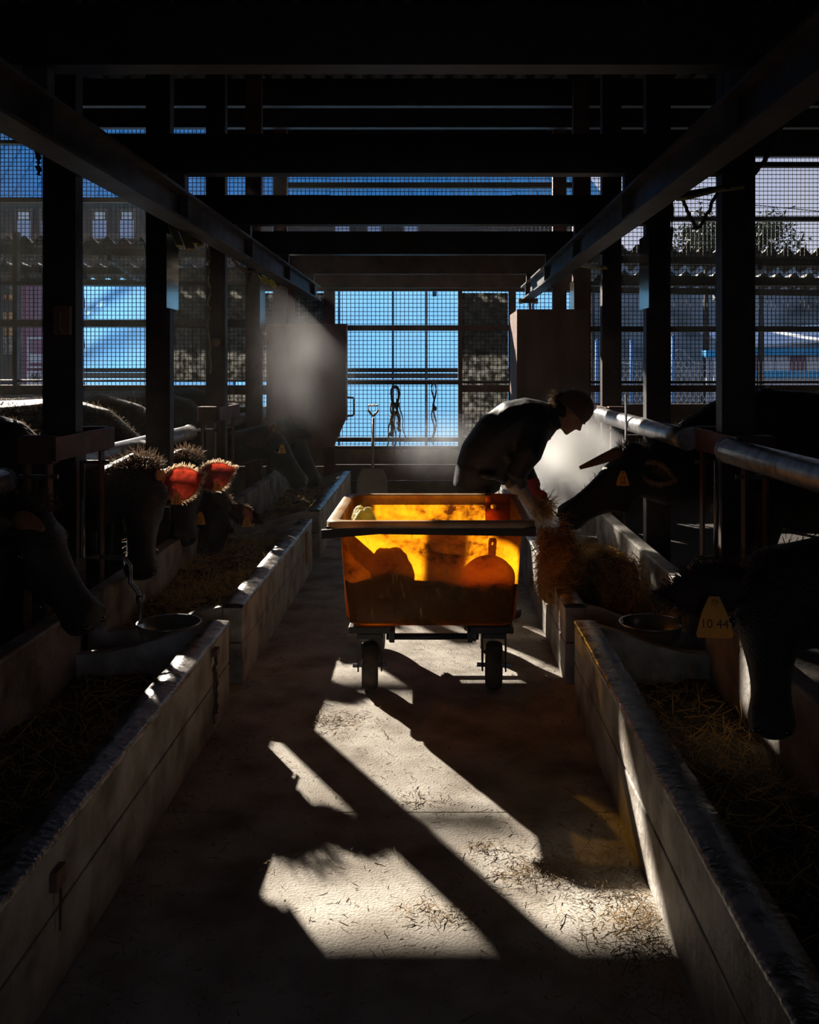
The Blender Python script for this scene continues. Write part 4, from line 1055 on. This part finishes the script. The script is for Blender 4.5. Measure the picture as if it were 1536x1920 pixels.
# ------------------------------------------------------------------ the farmer
PD = 6.02
person = thing('person', (.28, PD, 0), 'person in dark jacket and brown beanie bending over the trough, holding out hay', 'person')
def at(px, py, dy=0.0): return W(px, py, PD) + Vector((0, dy, 0))
# head and neck, one skin with the forearms under the sleeves
fdir = Vector((math.cos(R(50)), 0, -math.sin(R(50)))); udir = Vector((math.sin(R(50)), 0, math.cos(R(50)))); yv = Vector((0, 1, 0))
hc_ = at(1070, 775)
def H(a, s_, b): return hc_ + fdir * a + yv * s_ + udir * b
Mh = Matrix((fdir, yv, udir)).transposed()
mb = MB()
mb.ball(H(-.01, 0, .03), (.098, .076, .098), 18, 14, Mh)
mb.loft([H(.03, 0, .03), H(.035, 0, -.03), H(.04, 0, -.085), H(.04, 0, -.108)], [(.066, .07), (.062, .062), (.045, .05), (.026, .03)], 14, up=fdir)
mb.ball(H(.072, 0, -.095), (.022, .024, .018), 10, 8, Mh)
mb.loft([H(.082, 0, .03), H(.098, 0, .0), H(.113, 0, -.022), H(.09, 0, -.032)], [.009, .012, .016, .012], 10, up=yv)
mb.ball(H(.086, 0, -.057), (.012, .024, .007), 10, 6, Mh); mb.ball(H(.083, 0, -.071), (.012, .022, .008), 10, 6, Mh)
mb.ball(H(.078, 0, .038), (.014, .05, .012), 12, 6, Mh)
for s in (-1, 1):
    mb.ball(H(.05, s * .042, -.02), (.03, .02, .028), 10, 8, Mh)
    mb.ball(H(-.008, s * .078, -.012), (.018, .010, .032), 10, 8, Mh)
mb.loft([H(-.035, 0, -.05), at(1043, 788), at(1022, 796)], [.056, .058, .07], 14)
# arms down to the hands
for pts, rr in (([at(1005, 806, -.13), at(968, 880, -.2), at(998, 938, -.12)], [.05, .045, .03]), ([at(1012, 806, .13), at(992, 872, .18), at(1006, 925, .08)], [.05, .045, .03])):
    mb.loft(pts, rr, 10)
mb.loft([at(1022, 796), at(985, 812), at(930, 850), at(905, 885)], [(.1, .1), (.13, .12), (.12, .11), (.12, .11)], 14)
remesh(mb, 'body', 'skin', person, .0085, 3)
for s in (-1, 1):
    MB().ball(H(.075, s * .034, .012), (.011, .014, .009), 10, 8, Mh).build('eye', 'eye', person, smooth=True)
    MB().loft([H(.089, s * .018, .03), H(.088, s * .036, .034), H(.078, s * .055, .028)], [.004, .005, .003], 6).build('eyebrow', 'hair', person)
# beanie: dome with a rolled edge
rows = []
for j in range(13):
    th = math.pi * .56 * j / 12
    row = []
    for k in range(29):
        a = 2 * math.pi * k / 28
        r_ = 1.0 + .012 * math.sin(a * 9)
        q = Vector((math.sin(th) * math.cos(a) * .115 * r_, math.sin(th) * math.sin(a) * .094 * r_, math.cos(th) * .118 + (.012 * math.sin(th) * math.cos(a))))
        row.append(H(-.012, 0, .036) + Mh @ q)
    rows.append(row)
MB().strip(rows).build('beanie', 'beanie', person, smooth=True, solid=.008)
MB().tube(rows[-1], .010, 8).build('beanie_edge', 'beanie', person, smooth=True)
# hair at the nape with a loose knot
n = 900
P, D = [], []
for k in range(n):
    a = random.uniform(R(115), R(245)); h_ = random.uniform(-.085, .0)
    P.append(H(-.012 + .098 * math.cos(a), .08 * math.sin(a), h_)); D.append((udir * -1 * random.uniform(.4, 1) + fdir * -.35 + Vector(rng.normal(size=3)) * .25).normalized() * random.uniform(.03, .07))
kn = at(1047, 742)
for k in range(500):
    q = Vector(rng.normal(size=3)).normalized(); P.append(kn + Vector((q.x * .022, q.y * .03, q.z * .022))); D.append((q * .6 + Vector((-.5, 0, -.3)) + Vector(rng.normal(size=3)) * .4).normalized() * random.uniform(.02, .05))
hb_ = MB().ball(H(-.05, 0, -.035), (.062, .07, .062), 14, 10, Mh).ball(kn, (.026, .03, .024), 10, 8).build('hair', 'hair', person, smooth=True)
blades(np.array(P), np.array(D), np.full(len(P), .0025), 'hair_strands', 'hair', hb_)
# jacket
mb = MB()
tor = [(900, 888, .165, .16), (912, 858, .18, .175), (938, 825, .195, .185), (970, 802, .205, .185), (1000, 792, .21, .165), (1022, 786, .17, .125), (1038, 781, .085, .085)]
mb.loft([at(a, b) for a, b, w, h in tor], [(w, h) for a, b, w, h in tor], 20)
mb.loft([at(1002, 800, -.15), at(985, 845, -.23), at(962, 882, -.22), at(972, 902, -.18)], [.092, .082, .07, .058], 12)
mb.loft([at(1006, 800, .15), at(1003, 845, .22), at(986, 880, .19), at(1004, 917, .09)], [.092, .08, .068, .052], 12)
for k in range(16):
    u = random.random(); p = at(900, 888).lerp(at(1000, 795), u); a = random.uniform(0, 6.28)
    mb.ball(p + Vector((.10 * math.cos(a) * -.6, .17 * math.sin(a), .14 * math.cos(a))), (.06, .05, .03), 8, 6)
remesh(mb, 'jacket', 'jacket', person, .012, 4)
MB().loft([at(1030, 783), at(1042, 778)], [(.092, .088), (.085, .08)], 18, cap=False).build('collar', 'jacket', person, smooth=True, solid=.012)
# trousers and boots
mb = MB()
mb.loft([at(912, 862), at(898, 886), at(893, 915), at(893, 935)], [(.165, .14), (.175, .155), (.165, .15), (.12, .12)], 16)
for s, kx, fx in ((-1, 905, 885), (1, 912, 925)):
    mb.loft([at(894, 915, s * .09), at(kx, 1035, s * .1), at(fx, 1135, s * .11), at(fx, 1150, s * .11)], [.105, .078, .062, .064], 12)
remesh(mb, 'trousers', 'trousers', person, .016, 4)
for s, fx in ((-1, 885), (1, 925)):
    a = at(fx, 1140, s * .11); g = Vector((a.x, a.y, 0))
    m_ = MB().loft([a, g + Vector((.0, 0, .07))], [.066, .062], 12)
    m_.loft([g + Vector((-.07, 0, .045)), g + Vector((.02, 0, .055)), g + Vector((.12, 0, .042)), g + Vector((.185, 0, .034))], [(.045, .045), (.05, .054), (.05, .04), (.03, .028)], 12)
    remesh(m_, 'boot', 'boot', person, .012, 2)
# gloved hands: palm, four curled fingers and a thumb
def hand(wrist, aim, palm_n, m, cuff_from, name):
    wrist, aim, pn = Vector(wrist), Vector(aim).normalized(), Vector(palm_n)
    pn = (pn - aim * pn.dot(aim)).normalized(); sd = aim.cross(pn)
    mb = MB()
    mb.loft([cuff_from, cuff_from.lerp(wrist, .6), wrist, wrist + aim * .02], [.054, .046, .034, .034], 12)
    mb.loft([wrist - aim * .01, wrist + aim * .04, wrist + aim * .085], [(.026, .02), (.042, .022), (.04, .018)], 12, up=pn)
    for k, (ln, off) in enumerate(((.070, -.032), (.080, -.011), (.075, .011), (.060, .031))):
        b_ = wrist + aim * .08 + sd * off
        p1 = b_ + aim * ln * .45 + pn * ln * .12
        p2 = p1 + aim * ln * .25 + pn * ln * .3
        p3 = p2 + pn * ln * .28 - aim * ln * .05
        mb.loft([b_, p1, p2, p3], [.0105, .0098, .009, .0075], 8)
    tb = wrist + aim * .025 - sd * .035
    mb.loft([tb, tb - sd * .022 + aim * .03 + pn * .012, tb - sd * .014 + aim * .06 + pn * .03], [.013, .0115, .009], 8)
    return remesh(mb, name, m, person, .0055, 2)
hand(at(992, 940, -.12), (.75, .25, -.6), (.3, .6, -.8), 'glove_pale', at(956, 896, -.2), 'glove')
hand(at(1006, 922, .06), (.62, -.1, -.78), (-.2, -.7, -.6), 'glove_red', at(1000, 908, .1), 'glove')
# wisp of hay in the hands
t = thing('hay_wisp', at(1020, 950), 'wisp of hay held between the gloves and the cow muzzle', 'hay', 'heaps of hay', 'stuff')
n = 700
c_ = np.array(at(1018, 948, -.05))
P = c_ + rng.normal(size=(n, 3)) * np.array((.022, .04, .022)); D = rng.normal(size=(n, 3)) + np.array((.2, 0, -.5)); D /= np.linalg.norm(D, axis=1, keepdims=True); D *= rng.uniform(.05, .13, (n, 1))
tag(blades(P, D, rng.uniform(.002, .004, n), 'strands', 'hay', t), kind='stuff')

# ------------------------------------------------------------------ small fittings
# cobwebbed cords on the left, cables on the right
def wob(pts, n, amp):
    out_ = []
    for a, b in zip(pts[:-1], pts[1:]):
        for i in range(n): out_.append(Vector(a).lerp(Vector(b), i / n) + Vector((rng.normal() * amp, rng.normal() * amp, rng.normal() * amp * .3)))
    return out_ + [Vector(pts[-1])]
rope('cobweb_cord', wob([W(391, 458, 7.93), W(392, 520, 7.93), W(392, 600, 7.93), W(394, 700, 7.93)], 8, .006), .009, 'cobweb_cord', 'sunlit cobwebbed cord hanging down the third left post', 'cord', 'cobwebbed cords')
rope('cobweb_cord', wob([W(432, 474, 6.17), W(446, 500, 6.4), W(462, 509, 6.7), W(485, 508, 7.13)], 6, .008), .01, 'cobweb_cord', 'cobwebbed cord sagging under the left overhead rail', 'cord', 'cobwebbed cords')
rope('cobweb_cord', wob([W(464, 492, 6.74), W(465, 542, 6.74)], 5, .003), .006, 'cobweb_cord', 'short cord end hanging below the left overhead rail', 'cord', 'cobwebbed cords')
rope('hanging_cable', wob([W(1256, 470, 4.3), W(1262, 372, 4.3), W(1276, 366, 4.3), W(1290, 395, 4.3), W(1305, 428, 4.3), W(1313, 424, 4.3), W(1330, 395, 4.3), W(1346, 362, 4.3)], 5, .003), .008, 'cable', 'black cable hanging in a loop under the yellow bar', 'cable', 'black cables')
rope('hanging_cable', wob([W(1470, 225, 4.4), W(1445, 285, 4.5), W(1412, 328, 4.62)], 5, .004), .012, 'cable', 'frayed black cable running to the nearest right post', 'cable', 'black cables')
rope('hanging_cable', wob([W(70, 282, 3.28), W(72, 305, 3.28), W(72, 328, 3.28)], 3, .002), .009, 'cable', 'short dark cable end left of the nearest left post', 'cable', 'black cables')
# pale yellow slatted fixtures
def slats(c, vecs, name, label):
    t = thing(name, c, label, 'fixture', 'pale yellow fixtures under the overhead steel')
    for (a, b, w) in vecs:
        MB().bar(a, b, w, .016).build('slat', 'pale_yellow', t, bevel=.004)
    return t
t = slats(W(350, 440, 5.2), [(W(322, 422, 5.15), W(338, 462, 5.0), .042), (W(341, 428, 5.25), W(358, 468, 5.1), .046), (W(358, 434, 5.35), W(366, 458, 5.3), .03), (W(365, 442, 5.45), W(377, 462, 5.4), .034)], 'slat_fixture', 'four pale yellow slats under the left rail by the second post')
MB().bar(W(326, 422, 5.0), W(372, 446, 5.5), .02, .03).build('holder', 'steel_dark', t)
t = slats(W(500, 522, 7.8), [(W(490, 516, 7.7), W(502, 532, 7.6), .05), (W(503, 520, 7.9), W(516, 538, 7.8), .05)], 'slat_fixture', 'two pale slats under the far end of the left rail')
MB().bar(W(488, 513, 7.5), W(516, 526, 8.1), .02, .03).build('holder', 'steel_dark', t)
t = slats(W(1330, 362, 4.4), [(W(1278, 373, 4.15), W(1350, 355, 4.45), .055), (W(1352, 356, 4.5), W(1388, 352, 4.6), .05)], 'slat_fixture', 'pale yellow bar hanging beside the nearest right post')
MB().bar(W(1276, 364, 4.12), W(1388, 346, 4.62), .02, .02).build('holder', 'steel_dark', t)
t = slats(W(1105, 494, 7.5), [(W(1085, 497, 7.1), W(1125, 504, 7.8), .06), (W(1128, 499, 7.9), W(1135, 504, 7.95), .05)], 'slat_fixture', 'pale slat fixture by the third right post')
MB().bar(W(1086, 494, 7.05), W(1135, 500, 7.98), .02, .02).build('holder', 'steel_dark', t)
# rail end clamp lit by the sun
t = thing('rail_clamp', (.965, 9.9, 2.0), 'sunlit clamp hanging from the far end of the right rail', 'clamp')
c_ = Vector((.965, 9.9, 2.29))
MB().box(c_ + Vector((-.07, -.05, -.02)), c_ + Vector((.07, .05, .02))).build('jaw', 'rail_grey', t, bevel=.006)
MB().tube([c_ + Vector((.02, 0, 0)), c_ + Vector((.02, 0, -.16)), c_ + Vector((-.02, 0, -.22))], .016, 8).build('hook', 'galvanised', t, smooth=True)
for s in (-1, 1): MB().lathe(c_ + Vector((s * .08, 0, 0)), [(0, -.02), (.03, -.02), (.03, .02), (0, .02)], 10, 'x').build('bolt', 'galvanised', t)
# notice plates on posts
t = thing('post_socket', (XL, POST_Y[0] - .09, 1.7), 'dusty box with dangling tie on the nearest left post', 'box')
q0, q1 = W(103, 628, 4.61), W(134, 574, 4.61)
MB().box((q0.x, 4.585, q0.z), (q1.x, 4.62, q1.z)).build('box', 'wood_panel', t, bevel=.004)
MB().tube(wob([W(112, 585, 4.58), W(118, 600, 4.575), W(110, 612, 4.575), W(119, 624, 4.575)], 3, .004), .006, 6).build('tie', 'cobweb_cord', t)
t = thing('dusty_disc', W(405, 641, 7.93), 'round dusty disc fixed on the third left post', 'disc')
MB().lathe(W(405, 641, 7.945), [(0, -.02), (.035, -.018), (.042, 0), (.042, .015), (0, .015)], 18, 'y').build('disc', 'wood_low', t, smooth=True)

# water bowls in the gaps between the troughs
def water_bowl(x_, y_, side):
    t = thing('water_bowl', (x_, y_, 0), f'steel water bowl with bent pipe in the {side} gap between the troughs', 'bowl', 'water bowls')
    MB().lathe((x_, y_, .33), [(0, -.09), (.09, -.085), (.135, -.04), (.15, .02), (.158, .022), (.156, .028), (.146, .026), (.13, -.035), (.085, -.075), (0, -.08)], 30).build('bowl', 'steel_bowl', t, smooth=True)
    MB().tube([(x_, y_, 0), (x_, y_, .25)], .03, 10).build('pedestal', 'galvanised', t, smooth=True)
    s = 1 if side == 'right' else -1
    b = Vector((x_ + s * .14, y_, .35))
    MB().tube([b, b + Vector((0, 0, .12)), b + Vector((s * .015, 0, .16)), b + Vector((s * .05, 0, .2)), b + Vector((s * .05, .0, .28)), b + Vector((s * .08, 0, .32)), b + Vector((s * .2, 0, .325))], .012, 8).build('pipe', 'galvanised', t, smooth=True)
    MB().lathe(b + Vector((0, 0, .12)), [(0, -.02), (.02, -.02), (.022, 0), (.02, .02), (0, .02)], 10).build('valve', 'galvanised', t, smooth=True)
    xx = XR if side == 'right' else XL
    MB().tube([b + Vector((s * .2, 0, .325)), (xx - s * .1, y_ - .02, .675), (xx - s * .1, y_ - .02, 1.15)], .012, 8).build('supply_pipe', 'galvanised', t, smooth=True)
water_bowl(1.06, 4.70, 'right')
water_bowl(-1.30, 4.70, 'left')

# straps and marks on the trough walls
t = thing('wall_strap', (AL + .01, 4.2, .2), 'dark leather strap hanging on the near left trough wall', 'strap')
sx = AL + .012
MB().box((sx - .01, 4.17, .345), (sx + .012, 4.23, .372)).build('peg', 'wood_panel', t)
MB().tube(wob([(sx, 4.2, .35), (sx + .004, 4.18, .29), (sx + .004, 4.2, .22), (sx + .004, 4.19, .14), (sx + .004, 4.2, .09)], 3, .004), .008, 6).build('strap', 'rope', t, smooth=True)
MB().tube(wob([(sx, 4.2, .35), (sx + .004, 4.15, .3), (sx + .004, 4.155, .2), (sx + .004, 4.16, .06)], 3, .003), .005, 6).build('strap', 'rope', t, smooth=True)
t = thing('wall_tab', (AL + .01, 2.45, .2), 'small dark tab with a string on the near left trough wall', 'tab')
MB().box((AL - .002, 2.43, .27), (AL + .014, 2.49, .32)).build('tab', 'wood_panel', t)
MB().tube([(AL + .012, 2.46, .27), (AL + .01, 2.46, .16)], .004, 6).build('string', 'rope', t)
t = thing('wall_plaque', (AL + .01, 7.3, .2), 'narrow brown wooden tag on the middle left trough wall', 'tag')
MB().box((AL - .002, 7.22, .13), (AL + .014, 7.3, .36)).build('board', 'orange_glow_and_tag', t, bevel=.004)
MB().lathe((AL + .016, 7.26, .33), [(0, 0), (.01, 0), (.01, -.006), (0, -.006)], 8, 'x').build('nail', 'galvanised', t)

# ------------------------------------------------------------------ dust in the air and steam in the sun
def volume(name, mb, color, density, aniso, label, noise_scale=None, radius=None, falloff=1.0):
    m = bpy.data.materials.new(name); m.use_nodes = True
    N, L = m.node_tree.nodes, m.node_tree.links; N.clear()
    out_ = N.new('ShaderNodeOutputMaterial'); sc_ = N.new('ShaderNodeVolumeScatter')
    sc_.inputs['Color'].default_value = (*color, 1); sc_.inputs['Density'].default_value = density; sc_.inputs['Anisotropy'].default_value = aniso
    if noise_scale:
        tc = N.new('ShaderNodeTexCoord'); nz = N.new('ShaderNodeTexNoise'); nz.inputs['Scale'].default_value = noise_scale; nz.inputs['Detail'].default_value = 3
        L.new(tc.outputs['Object'], nz.inputs['Vector'])
        rp = N.new('ShaderNodeMapRange'); rp.inputs[1].default_value = .22; rp.inputs[2].default_value = .66
        L.new(nz.outputs['Fac'], rp.inputs[0])
        dv = N.new('ShaderNodeVectorMath'); dv.operation = 'DIVIDE'; dv.inputs[1].default_value = radius
        ln_ = N.new('ShaderNodeVectorMath'); ln_.operation = 'LENGTH'
        L.new(tc.outputs['Object'], dv.inputs[0]); L.new(dv.outputs[0], ln_.inputs[0])
        fo = N.new('ShaderNodeMapRange'); fo.inputs[1].default_value = 1.0; fo.inputs[2].default_value = .15; fo.inputs[3].default_value = 0; fo.inputs[4].default_value = 1
        L.new(ln_.outputs['Value'], fo.inputs[0])
        m1 = N.new('ShaderNodeMath'); m1.operation = 'MULTIPLY'; L.new(rp.outputs[0], m1.inputs[0]); f2 = N.new('ShaderNodeMath'); f2.operation = 'POWER'; f2.inputs[1].default_value = 2.0; L.new(fo.outputs[0], f2.inputs[0]); L.new(f2.outputs[0], m1.inputs[1])
        m2 = N.new('ShaderNodeMath'); m2.operation = 'MULTIPLY'; m2.inputs[1].default_value = density; L.new(m1.outputs[0], m2.inputs[0])
        L.new(m2.outputs[0], sc_.inputs['Density'])
    L.new(sc_.outputs[0], out_.inputs['Volume'])
    MATS[name] = m
    return m

volume('dust_air', None, (.95, .9, .82), 0.0014, .55, '')
o = MB().box((X0 + .02, -3.9, .01), (X1 - .02, 11.9, 4.4)).build('dust_haze', 'dust_air', None)
tag(o, 'dusty air filling the barn, glowing in the sunbeams', 'haze', None, 'stuff')
def steam(c, r, dens, label, seed):
    nm = 'steam_%d' % seed
    volume(nm, None, (.95, .95, .97), dens, .45, label, 3.2, r)
    o = MB().ball(c, tuple(q * 1.0 for q in r), 20, 14).build('steam', nm, None, origin=c)
    tag(o, label, 'steam', None, 'stuff')
steam((.99, 7.15, .93), (.50, .60, .54), 10.0, 'bright steam between the farmer and the feeding cow', 1)
steam((.80, 6.27, .72), (.25, .25, .25), 16.0, 'dense puff of breath in front of the feeding cow muzzle', 4)
steam((.05, 10.9, .75), (.8, .9, .5), .5, 'drifting dust behind the cart', 2)
steam((-1.05, 7.9, 1.68), (.6, .9, .8), 0.3, 'slanting sunlit dust in front of the reddish gate', 3)

# straw litter on the aisle floor
n = 9500
X = rng.uniform(AL + .02, AR - .02, n); Y = rng.uniform(2.2, 8.5, n)
k = rng.random(n)
X = np.where(k < .22, AR - .02 - np.abs(rng.normal(size=n)) * .12, X)
Y = np.where((k < .15), rng.normal(2.75, .25, n), Y)
X = np.where((k > .22) & (k < .34), AL + .02 + np.abs(rng.normal(size=n)) * .12, X)
for (cx_, cy_, s_, q0, q1) in ((.33, 3.05, .07, .40, .455), (.02, 2.82, .05, .46, .48), (-.46, 4.35, .08, .5, .54), (.17, 3.2, .03, .56, .57), (-.06, 3.55, .04, .6, .61)):
    sel = (k > q0) & (k < q1); X = np.where(sel, cx_ + rng.normal(size=n) * s_ * 1.3, X); Y = np.where(sel, cy_ + rng.normal(size=n) * s_ * .8, Y)
X = np.clip(X, AL + .02, AR - .02)
P = np.stack([X, Y, rng.uniform(.002, .012, n)], 1)
a = rng.uniform(0, 2 * math.pi, n)
ln = rng.gamma(1.8, .010, n) + .005
D = np.stack([np.cos(a) * ln, np.sin(a) * ln, rng.normal(size=n) * .12 * ln], 1)
side = np.stack([-np.sin(a), np.cos(a), rng.normal(size=n) * .5], 1)
tag(blades(P, D, rng.uniform(.0012, .0032, n), 'straw_litter', 'straw_litter', None, (0, 4, 0), side), 'loose straw scattered over the aisle floor', 'straw', None, 'stuff')

for o in bpy.data.objects:
    if '_o' in o: del o['_o']
